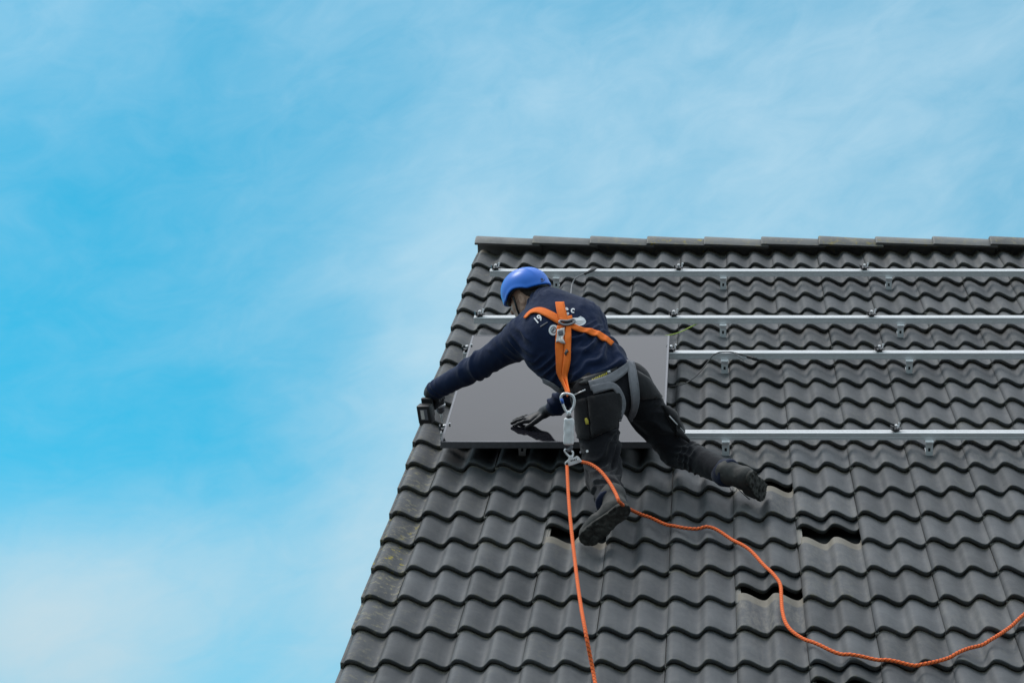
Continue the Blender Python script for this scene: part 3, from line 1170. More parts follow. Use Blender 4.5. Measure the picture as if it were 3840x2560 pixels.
def jacket_sdf(P, g=0.0):
    d = cap_sdf(P, J['waist'] - tx * 0.015, J['chest'], 0.165 + g, 0.180 + g, bk, 0.72)
    d = smin(d, cap_sdf(P, J['chest'] + sw * -0.10 + tx * 0.02, J['chest'] + sw * 0.10 + tx * 0.02, 0.125 + g, 0.125 + g, bk, 0.86), 0.08)
    # the loose left side of the jacket
    d = smin(d, cap_sdf(P, at(2030, 1335, 12.02), at(2115, 1418, 11.98), 0.085 + g, 0.075 + g), 0.06)
    # upper back and shoulders
    d = smin(d, cap_sdf(P, J['shL'], J['neck'] - tx * 0.05, 0.095 + g, 0.10 + g), 0.07)
    d = smin(d, cap_sdf(P, J['shR'], J['neck'] - tx * 0.05, 0.092 + g, 0.10 + g), 0.07)
    # left arm, reaching out
    a = cap_sdf(P, J['shL'], J['elL'], 0.090 + g, 0.064 + g)
    a = smin(a, cap_sdf(P, J['elL'], J['wrL'], 0.064 + g, 0.048 + g), 0.03)
    d = smin(d, a, 0.045)
    # right arm, down to the panel
    a = cap_sdf(P, J['shR'], J['elR'], 0.085 + g, 0.064 + g)
    a = smin(a, cap_sdf(P, J['elR'], J['wrR'] + (J['elR'] - J['wrR']) * 0.16, 0.066 + g, 0.054 + g), 0.03)
    d = smin(d, a, 0.03)
    # collar
    d = smin(d, cap_sdf(P, J['neck'] - tx * 0.02, J['head'] + (J['neck'] - J['head']) * 0.72 + RT * 0.012, 0.088 + g, 0.074 + g), 0.05)
    return d


def jacket_hem(P):
    """open below the waistline"""
    d = jacket_sdf(P)
    hem = (J['waist'] - P) @ tx - 0.100
    # only the trunk is cut, not the right forearm that hangs lower
    near = np.abs((P - J['waist']) @ sw) < 0.30
    front = (P - J['waist']) @ bk > -0.20
    return np.where(near & front, smax(d, hem, 0.012), d)


def jacket_disp(V):
    e = folds(V, at(2270, 1330, 11.85), 0.26, cdir(-0.42, 0.90, 0.0), 0.056, 0.024, 3.0)
    e += folds(V, at(2120, 1370, 11.9), 0.20, cdir(-0.75, 0.66, 0.0), 0.056, 0.018, 13.0)
    e += folds(V, J['shL'] + cdir(-0.2, -0.6, -0.4) * 0.06, 0.19, cdir(-0.5, -0.75, 0.1), 0.055, 0.020, 21.0)
    ad = J['elL'] - J['shL']; ad /= np.linalg.norm(ad)
    e += folds(V, J['elL'], 0.17, ad + cdir(0, 0.5, 0) * 0.6, 0.060, 0.012, 31.0)
    e += folds(V, J['wrL'], 0.14, ad - cdir(0, 0.5, 0) * 0.4, 0.044, 0.006, 41.0)
    e += folds(V, J['wrR'] + (J['elR'] - J['wrR']) * 0.3, 0.14, J['elR'] - J['wrR'], 0.04, 0.014, 51.0)
    e += folds(V, at(2030, 1135, 12.2), 0.12, cdir(0.5, 0.8, 0), 0.040, 0.013, 61.0)
    e += folds(V, at(2200, 1215, 12.1), 0.15, cdir(0.9, 0.3, 0), 0.065, 0.012, 71.0)
    e += 0.004 * (vnoise(V * 14) - 0.5) + 0.002 * (vnoise(V * 40) - 0.5)
    return e


lo, hi = bounds([J[k] for k in ('waist', 'chest', 'neck', 'shL', 'elL', 'wrL', 'shR', 'elR', 'wrR')], 0.26)
jacket, JV, JQ = sdf_part('jacket', jacket_hem, lo, hi, 0.0055, M['navy'], person, jacket_disp)


def trouser_sdf(P, g=0.0):
    pc = (J['hipL'] + J['hipR']) / 2
    d = cap_sdf(P, J['hipL'] + tx * 0.03, J['hipR'] + tx * 0.03, 0.112 + g, 0.112 + g)
    d = smin(d, cap_sdf(P, pc + tx * 0.02, J['waist'] - tx * 0.03, 0.142 + g, 0.142 + g, bk, 0.74), 0.05)
    # left leg
    a = cap_sdf(P, J['hipL'], J['kneeL'], 0.112 + g, 0.083 + g)
    a = smin(a, cap_sdf(P, J['kneeL'], J['ankleL'] + (J['kneeL'] - J['ankleL']) * 0.12, 0.080 + g, 0.064 + g), 0.03)
    # right leg
    b = cap_sdf(P, J['hipR'], J['kneeR'], 0.108 + g, 0.080 + g)
    b = smin(b, cap_sdf(P, J['kneeR'], J['ankleR'] + (J['kneeR'] - J['ankleR']) * 0.10, 0.076 + g, 0.062 + g), 0.03)
    d = smin(d, a, 0.035)
    d = smin(d, b, 0.035)
    return d


def trouser_cut(P):
    d = trouser_sdf(P)
    return smax(d, (P - J['waist']) @ tx + 0.045, 0.01)


def trouser_disp(V):
    e = folds(V, at(2270, 1690, 11.7), 0.24, cdir(-0.80, 0.58, 0), 0.046, 0.020, 4.0)
    e += folds(V, at(2480, 1640, 12.0), 0.22, cdir(0.2, 0.95, 0), 0.048, 0.018, 14.0)
    e += folds(V, at(2290, 1850, 11.5), 0.16, cdir(0.2, 0.95, 0.1), 0.046, 0.022, 24.0)
    e += folds(V, at(2600, 1730, 12.0), 0.20, cdir(0.7, -0.5, 0), 0.070, 0.010, 34.0)
    e += folds(V, at(2330, 1580, 11.75), 0.12, cdir(0.4, 0.9, 0), 0.036, 0.014, 44.0)
    e += 0.004 * (vnoise(V * 14 + 7) - 0.5) + 0.002 * (vnoise(V * 40) - 0.5)
    return e


lo, hi = bounds([J[k] for k in ('waist', 'hipL', 'hipR', 'kneeL', 'ankleL', 'kneeR', 'ankleR')], 0.2)
trousers, TV, TQ = sdf_part('trousers', trouser_cut, lo, hi, 0.0055, M['trouser'], person, trouser_disp)

# head frame: he looks left, down and away from us
HF = cdir(-0.80, -0.40, 0.45)
HU = cdir(-0.02, 1.0, 0.02); HU = HU - HF * (HU @ HF); HU /= np.linalg.norm(HU)
HL = np.cross(HU, HF)                      # his left
HAX = np.array([HF, HL, HU])
HC = J['head']


def hp(f, l, u):
    return HC + HF * f + HL * l + HU * u


def head_sdf(P):
    d = ell_sdf(P, hp(-0.008, 0, 0.025), HAX, (0.098, 0.076, 0.092))
    d = smin(d, ell_sdf(P, hp(0.035, 0, -0.045), HAX, (0.060, 0.058, 0.070)), 0.04)       # face and jaw
    d = smin(d, cap_sdf(P, hp(0.066, 0, -0.088), hp(0.058, 0, -0.094), 0.022, 0.024), 0.03)   # chin
    for s in (-1, 1):
        d = smin(d, cap_sdf(P, hp(0.055, 0.045 * s, -0.030), hp(0.075, 0.025 * s, -0.036), 0.016, 0.014), 0.025)   # cheekbone
        d = smin(d, cap_sdf(P, hp(0.0, 0.060 * s, -0.065), hp(0.055, 0.025 * s, -0.095), 0.020, 0.018), 0.03)      # jaw line
        # ear: a rim round a hollow
        e = ell_sdf(P, hp(-0.010, 0.078 * s, -0.020), HAX, (0.019, 0.010, 0.034))
        e = smax(e, -ell_sdf(P, hp(-0.006, 0.090 * s, -0.018), HAX, (0.011, 0.010, 0.021)), 0.004)
        d = smin(d, e, 0.008)
        d = smax(d, -ell_sdf(P, hp(0.092, 0.031 * s, -0.004), HAX, (0.016, 0.019, 0.012)), 0.012)    # eye socket
        d = smin(d, ell_sdf(P, hp(0.076, 0.031 * s, -0.005), HAX, (0.013, 0.014, 0.010)), 0.004)      # eye
    d = smin(d, cap_sdf(P, hp(0.088, 0, 0.000), hp(0.112, 0, -0.036), 0.009, 0.014), 0.012)           # nose
    d = smin(d, cap_sdf(P, hp(0.090, -0.016, -0.062), hp(0.090, 0.016, -0.062), 0.007, 0.007), 0.008)  # lips
    d = smin(d, cap_sdf(P, hp(0.088, -0.014, -0.073), hp(0.088, 0.014, -0.073), 0.007, 0.007), 0.008)
    nk = J['neck'] - tx * 0.04
    d = smin(d, cap_sdf(P, hp(-0.03, 0, -0.05), nk, 0.056, 0.062), 0.03)                              # neck
    return d


def body_sdf(P):
    d = head_sdf(P)
    d = smin(d, jacket_sdf(P, -0.030), 0.02)
    return smin(d, trouser_sdf(P, -0.030), 0.03)


lo, hi = bounds(list(J.values()), 0.18)
sdf_part('body', body_sdf, lo, hi, 0.0050, M['skin'], person)

# cropped hair below the helmet rim
def hair_sdf(P):
    d = ell_sdf(P, hp(-0.012, 0, 0.022), HAX, (0.100, 0.0785, 0.094))
    d = smin(d, cap_sdf(P, hp(-0.075, -0.03, -0.03), hp(-0.075, 0.03, -0.03), 0.030, 0.030), 0.02)
    cut = (P - hp(-0.030, 0, -0.004)) @ (HF * 0.75 - HU * 0.45)
    return smax(d, cut, 0.006)


sdf_part('hair', hair_sdf, HC - 0.2, HC + 0.2, 0.004, M['hair'], person, lambda V: 0.003 * (vnoise(V * 160) - 0.5))

# ------------------------------------------------------------------ helmet
def helmet_outer(P, g=0.0):
    d = ell_sdf(P, hp(-0.002, 0, 0.036), HAX, (0.134 + g, 0.110 + g, 0.112 + g))
    return d


def helmet_rim(P):
    """height above the rim: lower at the back, lifted at the temples"""
    q = (P - HC) @ HAX.T
    f = q[:, 0]
    z = 0.014 - 0.014 * np.clip(f / 0.12, -1, 1) + 0.022 * np.clip(1 - (f / 0.07) ** 2, 0, 1) - 0.018 * np.clip(-f / 0.12, 0, 1)
    return q[:, 2] - z


def helmet_sdf(P):
    d = helmet_outer(P)
    # flare and bead along the rim
    h = helmet_rim(P)
    d = d - 0.006 * np.exp(-(h / 0.016) ** 2)
    # moulded crown ridges
    q = (P - HC) @ HAX.T
    d = d - 0.0028 * np.exp(-((np.abs(q[:, 1]) - 0.048) / 0.008) ** 2) * np.clip((q[:, 2] - 0.06) / 0.04, 0, 1)
    d = np.maximum(d, -helmet_outer(P, -0.0055))
    return smax(d, -h, 0.004)


helmet = empty('helmet', HC + HU * 0.05)
helmet.parent = person
helmet.matrix_basis = wm(person).inverted() @ Matrix.Translation(Vector(HC + HU * 0.05))
hs, HV, HQ = sdf_part('shell', helmet_sdf, HC - 0.22, HC + 0.22, 0.0034, M['helmet'], helmet)


def liner_sdf(P):
    d = helmet_outer(P, -0.007)
    d = np.maximum(d, -helmet_outer(P, -0.020))
    h = helmet_rim(P)
    return smax(smax(d, -(h + 0.010), 0.004), h - 0.05, 0.004)


sdf_part('liner', liner_sdf, HC - 0.22, HC + 0.22, 0.0045, M['black_plastic'], helmet)
# chin strap past the ear
for s in (1, -1):
    P = spline([hp(0.030, 0.082 * s, 0.012), hp(0.030, 0.082 * s, -0.025), hp(0.040, 0.070 * s, -0.065), hp(0.052, 0.040 * s, -0.105), hp(0.056, 0.0, -0.120)], 16)
    V, F, U = tube_vf(P, 0.0055, 8)
    centred('chin_strap', V, F, M['black_plastic'], helmet)
bv = BVHTree.FromPolygons([Vector(v) for v in HV], [tuple(map(int, q)) for q in HQ])

# ------------------------------------------------------------------ laying things on cloth
def tree(*sets):
    V, F = [], []
    for v, q in sets:
        o = len(V)
        V += [Vector(x) for x in v]
        F += [tuple(int(i) + o for i in r) for r in q]
    return BVHTree.FromPolygons(V, F)


BJ, BT, BB = tree((JV, JQ)), tree((TV, TQ)), tree((JV, JQ), (TV, TQ))


def hit(bvh, px, py, fallback=None):
    d = Vector(ray(px, py)); L = d.length
    loc, nor, i, dist = bvh.ray_cast(Vector(CAM), d.normalized())
    if loc is None:
        p = at(px, py, fallback if fallback else 12.0)
        loc, nor, i, dist = bvh.find_nearest(Vector(p))
    nor = np.array(nor)
    if nor @ np.array(d) > 0:
        nor = -nor
    return np.array(loc), nor


def ribbon(name, pts, width, mat, parent, bvh, lift=0.005, thick=0.0025, n=28, Z=12.0, across=5):
    """strap through photo pixels, laid on the surface of bvh; pts are (px, py) or 3-D points"""
    P3, N3 = [], []
    for q in pts:
        if len(q) == 2:
            p, nr = hit(bvh, q[0], q[1], Z)
            p = p + nr * lift
        else:
            loc, nor, i, dist = bvh.find_nearest(Vector(q))
            p = np.array(q); nr = p - np.array(loc); nr /= np.linalg.norm(nr) + 1e-9
        P3.append(p); N3.append(nr)
    C = spline(P3, n); Nn = spline(N3, n)
    T = np.gradient(C, axis=0); T /= np.linalg.norm(T, axis=1)[:, None]
    wd = spline([(w, 0, 0) for w in width], n)[:, 0] if not np.isscalar(width) else np.full(n, width)
    V, F, U = [], [], []
    s = 0.0
    m = across
    rows = []
    for i in range(n):
        nr = Nn[i] - T[i] * (Nn[i] @ T[i]); nr /= np.linalg.norm(nr) + 1e-9
        side = np.cross(T[i], nr)
        if i: s += np.linalg.norm(C[i] - C[i - 1])
        row = []
        for k in range(m):
            a = (k / (m - 1) - 0.5)
            p = C[i] + side * a * wd[i]
            # drape the edges on to the cloth
            loc, nor, _, dist = bvh.find_nearest(Vector(p), 0.05)
            if loc is not None:
                nn = np.array(nor)
                if nn @ nr < 0: nn = -nn
                h = (p - np.array(loc)) @ nn
                if h < lift: p = p + nn * (lift - h)
                elif h < 0.03: p = p - nn * (h - lift) * 0.6
            row.append((p, nr, (k / (m - 1), s)))
        rows.append(row)
    G = np.array([[q[0] for q in row] for row in rows])
    for it in range(9):
        G[1:-1] = 0.25 * G[:-2] + 0.5 * G[1:-1] + 0.25 * G[2:]
        if it % 4:
            continue
        for i, row in enumerate(rows):
            for k in range(m):
                loc, nor, _, dist = bvh.find_nearest(Vector(G[i, k]), 0.05)
                if loc is not None:
                    nn = np.array(nor)
                    if nn @ row[k][1] < 0: nn = -nn
                    h = (G[i, k] - np.array(loc)) @ nn
                    if h < lift * 0.5: G[i, k] += row[k][1] * (lift * 0.5 - h)
    for i, row in enumerate(rows):
        for k, (p, nr_, u_) in enumerate(row): V.append(G[i, k] + nr_ * thick); U.append(u_)
        for k, (p, nr_, u_) in enumerate(row): V.append(G[i, k] - nr_ * 0.001); U.append(u_)
    for i in range(n - 1):
        a, b = i * 2 * m, (i + 1) * 2 * m
        for k in range(m - 1):
            F.append((a + k, b + k, b + k + 1, a + k + 1))
            F.append((a + m + k, a + m + k + 1, b + m + k + 1, b + m + k))
        F.append((a, a + m, b + m, b)); F.append((a + m - 1, b + m - 1, b + 2 * m - 1, a + 2 * m - 1))
    F.append(tuple(range(m)) + tuple(range(2 * m - 1, m - 1, -1)))
    e = (n - 1) * 2 * m
    F.append(tuple(e + k for k in range(m - 1, -1, -1)) + tuple(e + m + k for k in range(m)))
    return centred(name, V, F, mat, parent, U)


def patch(name, quad, mat, parent, bvh, lift=0.006, thick=0.006, nu=10, nv=10, Z=12.0, puff=0.0):
    """piece of cloth or print laid on the surface; quad = 4 photo pixels clockwise from top left"""
    q = np.array(quad, float)
    V, F = [], []
    top, bot = [], []
    for j in range(nv + 1):
        for i in range(nu + 1):
            a, b = i / nu, j / nv
            px = (1 - b) * ((1 - a) * q[0] + a * q[1]) + b * ((1 - a) * q[3] + a * q[2])
            p, nr = hit(bvh, px[0], px[1], Z)
            edge = math.sin(math.pi * a) * math.sin(math.pi * b)
            top.append(p + nr * (lift + thick + puff * edge ** 0.5)); bot.append(p + nr * (lift - 0.004))
    V = top + bot
    m = nu + 1; o = len(top)
    for j in range(nv):
        for i in range(nu):
            k = j * m + i
            F.append((k, k + m, k + m + 1, k + 1)); F.append((o + k, o + k + 1, o + k + m + 1, o + k + m))
    ring = [i for i in range(m)] + [j * m + nu for j in range(1, nv + 1)] + [nv * m + i for i in range(nu - 1, -1, -1)] + [j * m for j in range(nv - 1, 0, -1)]
    for x, y in zip(ring, ring[1:] + ring[:1]):
        F.append((x, y, o + y, o + x))
    return centred(name, V, F, mat, parent)


def disc_patch(name, c, rx, ry, rot, mat, parent, bvh, lift=0.004, seg=24, shape=None, inner=0.0):
    """flat print of round outline on the cloth"""
    V, F = [], []
    rings = 4
    if inner == 0:
        p, nr = hit(bvh, *c); V.append(p + nr * lift)
    for j in range(0 if inner else 1, rings + 1):
        fr_ = inner + (1 - inner) * j / rings
        for k in range(seg):
            a = 2 * math.pi * k / seg
            x, y = math.cos(a) * rx * fr_, math.sin(a) * ry * fr_
            if shape: x, y = shape(x, y, rx, ry)
            X = c[0] + x * math.cos(rot) - y * math.sin(rot)
            Y = c[1] + x * math.sin(rot) + y * math.cos(rot)
            p, nr = hit(bvh, X, Y)
            V.append(p + nr * lift)
    o = 1 if inner == 0 else 0
    if o:
        for k in range(seg): F.append((0, 1 + k, 1 + (k + 1) % seg))
    nr_ = rings if inner else rings - 1
    for j in range(nr_):
        for k in range(seg):
            k2 = (k + 1) % seg
            F.append((o + j * seg + k, o + (j + 1) * seg + k, o + (j + 1) * seg + k2, o + j * seg + k2))
    return centred(name, V, F, mat, parent)


def text_patch(name, txt, origin, size, rot, mat, parent, bvh, lift=0.004):
    """lettering laid on the cloth: outline taken from the built-in font, then dropped on the surface"""
    cu = bpy.data.curves.new(name, 'FONT'); cu.body = txt; cu.size = 1.0; cu.resolution_u = 3
    cu.offset = 0.03
    ob = bpy.data.objects.new('tmp', cu); COL.objects.link(ob)
    dg = bpy.context.evaluated_depsgraph_get()
    me = bpy.data.meshes.new_from_object(ob.evaluated_get(dg))
    V = []
    for v in me.vertices:
        x, y = v.co.x * size, v.co.y * size
        X = origin[0] + x * math.cos(rot) + y * math.sin(rot)
        Y = origin[1] + x * math.sin(rot) - y * math.cos(rot)
        p, nr = hit(bvh, X, Y); V.append(p + nr * lift)
    F = [tuple(p.vertices) for p in me.polygons]
    bpy.data.objects.remove(ob); bpy.data.curves.remove(cu); bpy.data.meshes.remove(me)
    return centred(name, V, F, mat, parent, smooth=False)


# prints on the back of the jacket
text_patch('lettering', '19', (2012, 1216), 32, R(-38), M['print'], jacket, BJ)
patch('lettering_line', ((2025, 1224), (2053, 1207), (2055, 1210), (2027, 1228)), M['grey_web'], jacket, BJ, 0.002, 0.0015, 8, 2)
disc_patch('emblem', (2076, 1238), 18, 20, 0.2, M['print'], jacket, BJ)
disc_patch('emblem_ring', (2076, 1238), 11, 12, 0.2, M['grey_web'], jacket, BJ, 0.0055, inner=0.75)
disc_patch('emblem_mark', (2075, 1238), 4, 8, 0.6, M['grey_web'], jacket, BJ, 0.0055)


def drop(x, y, rx, ry):
    return x, y * (0.55 + 0.45 * x / rx) if x < 0 else y
disc_patch('emblem', (2163, 1203), 34, 20, 0.25, M['print'], jacket, BJ, shape=drop)
disc_patch('emblem_mark', (2168, 1205), 18, 11, 0.25, M['white'], jacket, BJ, 0.0055, shape=drop)
disc_patch('dot', (2129, 1177), 5, 5, 0, M['print'], jacket, BJ)
disc_patch('dot', (2125, 1160), 7, 5, 0.6, M['print'], jacket, BJ)
text_patch('lettering', 'c', (2138, 1172), 34, R(12), M['print'], jacket, BJ)
# small maker's mark on the helmet
text_patch('mark', 'o)', (2026, 1046), 17, R(55), M['black_plastic'], hs, bv, 0.0012)

# ------------------------------------------------------------------ trouser pockets, hems
patch('back_pocket', ((2205, 1487), (2325, 1462), (2338, 1590), (2222, 1640)), M['pocket'], trousers, BT, 0.004, 0.010, 10, 10, 11.8, 0.012)
patch('pocket_flap', ((2385, 1392), (2428, 1420), (2478, 1492), (2398, 1494)), M['flap'], trousers, BT, 0.006, 0.008, 9, 9, 11.9, 0.016)
patch('thigh_pocket', ((2480, 1520), (2520, 1528), (2585, 1610), (2540, 1640)), M['pocket'], trousers, BT, 0.002, 0.010, 8, 10, 12.0, 0.014)
patch('holster_pocket', ((2160, 1500), (2200, 1490), (2216, 1650), (2166, 1640)), M['pocket'], trousers, BT, 0.003, 0.010, 6, 10, 11.8, 0.010)
patch('pocket_tag', ((2200, 1570), (2208, 1569), (2211, 1590), (2203, 1591)), M['yellow'], trousers, BT, 0.016, 0.002, 3, 4, 11.8)
for (x, y, r_, m_) in ((2205, 1691, 5, 'white'), (2180, 1696, 3.5, 'grey_web'), (2206, 1626, 4, 'flap')):
    disc_patch('rivet', (x, y), r_, r_, 0, M[m_], trousers, BT, 0.006, 10)
# folding rule in the thigh pocket
p0, p1 = hit(BT, 2500, 1555, 12.0), hit(BT, 2552, 1622, 12.0)
V, F, U = tube_vf([p0[0] + p0[1] * 0.02, p1[0] + p1[1] * 0.02], 0.0035, 6)
rule = tag(centred('folding_rule', V, F, M['white']), 'thin white folding rule in the trouser pocket of the spread leg', 'ruler')

# ------------------------------------------------------------------ belt and fall-arrest harness
belt = ribbon('belt', [(2108, 1462), (2150, 1447), (2220, 1424), (2280, 1402), (2312, 1388)], 0.042, M['black_plastic'], person, BB, 0.007, 0.003, 24, 11.9)
bt = tree(([v.co + belt.matrix_basis.translation + person.matrix_basis.translation for v in belt.data.vertices],
           [tuple(p.vertices) if len(p.vertices) == 4 else tuple(p.vertices)[:4] for p in belt.data.polygons]))
for k, t in enumerate(np.linspace(0, 1, 9)):
    x, y = 2222 + 52 * t, 1426 - 24 * t
    patch('belt_mark', ((x - 2.2, y - 5 + (k % 2) * 2), (x + 1.8, y - 6.5), (x + 2.6, y + 4), (x - 1.8, y + 5.5 - (k % 3))), M['yellow'], belt, bt, 0.0, 0.0025, 2, 2, 11.9)
patch('belt_buckle', ((2275, 1386), (2285, 1382), (2289, 1396), (2279, 1400)), M['silver'], belt, bt, 0.0, 0.005, 3, 3, 11.9)

harness = empty('harness', at(2130, 1210, 11.9))
harness.parent = person
harness.matrix_basis = wm(person).inverted() @ Matrix.Translation(Vector(at(2130, 1210, 11.9)))
tag(harness, 'orange and grey fall-arrest harness over the navy jacket')
OR_, GR_ = M['orange'], M['hip_web']
SW = 0.046
# over the left shoulder, down to the ring; right shoulder; top tab
ribbon('shoulder_strap', [(1972, 1196), (1992, 1173), (2022, 1166), (2055, 1180), (2092, 1200), (2124, 1218)], [0.020, 0.038, 0.044, 0.044, 0.046, 0.046], OR_, harness, BJ, 0.008, 0.003, 30, 12.05)
ribbon('shoulder_strap', [(2136, 1224), (2178, 1240), (2222, 1256), (2262, 1272), (2300, 1296)], [0.034, 0.030, 0.040, 0.044, 0.030], OR_, harness, BJ, 0.012, 0.003, 30, 11.95)
ribbon('top_tab', [(2098, 1142), (2102, 1165), (2108, 1190), (2118, 1214)], [0.044, 0.046, 0.046, 0.044], OR_, harness, BJ, 0.014, 0.004, 16, 12.05)
# keeper plate and D-ring
pl, nrm = hit(BJ, 2122, 1210)
patch('keeper_plate', ((2092, 1190), (2126, 1184), (2152, 1214), (2108, 1226)), M['grey_web'], harness, BJ, 0.010, 0.003, 8, 8, 12.0)
patch('strap_wrap', ((2096, 1200), (2142, 1190), (2146, 1206), (2102, 1214)), OR_, harness, BJ, 0.014, 0.004, 8, 6, 12.0)
ring = [(2096, 1218), (2112, 1226), (2132, 1226), (2152, 1216), (2147, 1206), (2124, 1213), (2102, 1212)]
P = []
for x, y in ring + ring[:1]:
    p, nr = hit(BJ, x, y); P.append(p + nr * 0.024)
V, F, U = tube_vf(spline(P, 40), 0.0058, 8)
centred('d_ring', V, F, M['steel_dark'], harness)
# the two long lanyard straps that hang down the back and meet at the clip
endp = at(2131, 1478, 11.66)
ribbon('back_strap', [(2104, 1226), (2103, 1290), (2106, 1360), (2114, 1420), endp], [0.040, 0.046, 0.044, 0.036, 0.026], OR_, harness, BB, 0.012, 0.003, 34, 11.9)
ribbon('back_strap', [(2130, 1228), (2131, 1300), (2134, 1370), (2136, 1425), endp + cdir(0.6, 0, -1) * 0.006], [0.026, 0.034, 0.038, 0.036, 0.026], OR_, harness, BB, 0.019, 0.003, 34, 11.9)
patch('label', ((2089, 1240), (2118, 1238), (2119, 1288), (2088, 1287)), M['white_label'], harness, BB, 0.021, 0.002, 6, 8, 11.9)
patch('label_print', ((2094, 1246), (2112, 1245), (2112, 1262), (2095, 1262)), M['grey_web'], harness, BB, 0.0225, 0.002, 5, 5, 11.9)
for y0 in (1312, 1332):
    patch('stitching', ((2126, y0), (2136, y0 - 14), (2138, y0 - 11), (2128, y0 + 3)), M['black_plastic'], harness, BB, 0.0225, 0.0015, 3, 4, 11.9)
patch('strap_buckle', ((2115, 1423), (2136, 1421), (2139, 1446), (2119, 1448)), M['black_plastic'], harness, BB, 0.027, 0.004, 4, 4, 11.9)
# grey hip band and leg loops
ribbon('hip_band', [(2040, 1421), (2062, 1434), (2088, 1452), (2112, 1466)], [0.030, 0.034, 0.034, 0.030], GR_, harness, BB, 0.008, 0.003, 18, 12.0)
ribbon('hip_band', [(2212, 1448), (2250, 1438), (2292, 1420), (2330, 1392), (2356, 1364)], [0.052, 0.050, 0.046, 0.044, 0.036], GR_, harness, BB, 0.012, 0.003, 26, 11.9)
ribbon('leg_loop', [(2222, 1462), (2262, 1452), (2296, 1446), (2318, 1474), (2335, 1520), (2342, 1565), (2338, 1592)], [0.044, 0.040, 0.036, 0.034, 0.032, 0.028, 0.02], GR_, harness, BT, 0.014, 0.003, 34, 11.8)
ribbon('leg_loop', [(2358, 1360), (2368, 1410), (2374, 1460), (2376, 1510), (2370, 1560), (2358, 1596)], [0.040, 0.050, 0.052, 0.046, 0.036, 0.026], GR_, harness, BT, 0.014, 0.003, 34, 11.9)
V, F, U = tube_vf([hit(BB, 2150, 1484)[0] + hit(BB, 2150, 1484)[1] * 0.012, hit(BB, 2198, 1462)[0] + hit(BB, 2198, 1462)[1] * 0.012], 0.004, 8)
centred('hip_ring', V, F, M['silver'], harness)

# ------------------------------------------------------------------ boots
def boot(name, ankle, toe, out, length=1.0):
    """toe = direction of the toes, out = direction the sole faces"""
    x = toe / np.linalg.norm(toe)
    z = -(out - x * (out @ x)); z /= np.linalg.norm(z)
    y = np.cross(z, x)
    Mx = np.array([x, y, z]) * 1.0

    def L(px, py, pz):
        return ankle + Mx.T @ np.array((px, py, pz)) * length

    def upper(P):
        d = cap_sdf(P, L(-0.030, 0, -0.040), L(0.10, 0, -0.045), 0.046, 0.044)
        d = smin(d, cap_sdf(P, L(0.10, 0.004, -0.050), L(0.165, 0.002, -0.052), 0.048, 0.041, z, 0.86), 0.03)
        d = smin(d, cap_sdf(P, L(0.0, 0, -0.03), L(-0.012, 0, 0.062), 0.052, 0.056), 0.03)
        d = smin(d, cap_sdf(P, L(-0.010, 0, 0.052), L(-0.012, 0, 0.068), 0.060, 0.060), 0.01)       # padded collar
        d = smin(d, cap_sdf(P, L(0.045, 0, 0.012), L(0.115, 0, -0.020), 0.020, 0.018), 0.02)       # tongue
        bot = -0.078 - (P - ankle) @ z / length
        return smax(d, bot * length, 0.006)

    def sole(P):
        q = (P - ankle) @ Mx.T / length
        w = 0.044 + 0.010 * np.clip((q[:, 0] - 0.02) / 0.08, 0, 1)
        cx0 = np.clip(q[:, 0], -0.036, 0.158)
        r = np.hypot(q[:, 0] - cx0, q[:, 1] * 0.052 / w) - 0.050
        dz = np.abs(q[:, 2] + 0.086) - 0.012
        d = smax(r, dz, 0.005)
        # tread: round studs left standing between the grooves, and a raised heel
        st_ = vnoise(q * np.array((62.0, 62.0, 20.0)) + 11.0)
        lug = 0.008 * np.clip((0.52 - st_) * 7.0, 0, 1) * (q[:, 2] < -0.080)
        arch = 0.010 * np.exp(-((q[:, 0] - 0.032) / 0.020) ** 2) * (q[:, 2] < -0.080)
        return np.maximum(d, (-(q[:, 2] + 0.0985) + np.maximum(lug, arch))) * length

    pts = [L(-0.09, -0.06, -0.11), L(0.22, 0.06, 0.13), L(-0.09, 0.06, 0.13), L(0.22, -0.06, -0.11), L(0.22, 0.06, -0.11), L(-0.09, 0.06, -0.11), L(0.22, -0.06, 0.13), L(-0.09, -0.06, 0.13)]
    lo_, hi_ = bounds(pts, 0.01)
    o, V, Q = sdf_part(name, upper, lo_, hi_, 0.0045, M['boot'], person, lambda V: 0.004 * (vnoise(V * 30) - 0.5) + 0.002 * (vnoise(V * 80) - 0.5))
    s_, _, _ = sdf_part('sole', sole, lo_, hi_, 0.0035, M['sole'], o, None, 0)
    # laces across the tongue
    for k in range(5):
        f = k / 4
        c = L(0.040 + 0.075 * f, 0, 0.030 - 0.028 * f)
        P = spline([c - y * 0.034 - z * 0.016, c - y * 0.012, c + y * 0.012, c + y * 0.034 - z * 0.016], 10)
        V, F, U = tube_vf(P, 0.0026, 6)
        centred('lace', V, F, M['cable'], o)
    return L


LBt = cdir(-0.74, -0.60, 0.26)
LBo = cdir(0.16, -0.52, -0.84)
boot('boot', J['ankleL'] + cdir(0.05, -0.1, -0.25) * 0.02, LBt, LBo, 1.0)
RBt = cdir(0.30, -0.42, 0.86)
RBo = cdir(0.80, -0.16, -0.55)
L = boot('boot', J['ankleR'] + cdir(0.9, -0.25, -0.3) * 0.060, RBt, RBo, 0.92)
# loose lace ends hanging from the spread boot
for pts in ([(2735, 1818), (2742, 1838), (2758, 1842), (2764, 1828), (2752, 1818)], [(2764, 1826), (2782, 1846), (2800, 1862), (2812, 1872)]):
    P = spline([onroof(x, y, 0.035 - 0.006 * i) for i, (x, y) in enumerate(pts)], 18)
    V, F, U = tube_vf(P, 0.0024, 6)
    centred('lace', V, F, M['cable'], person)


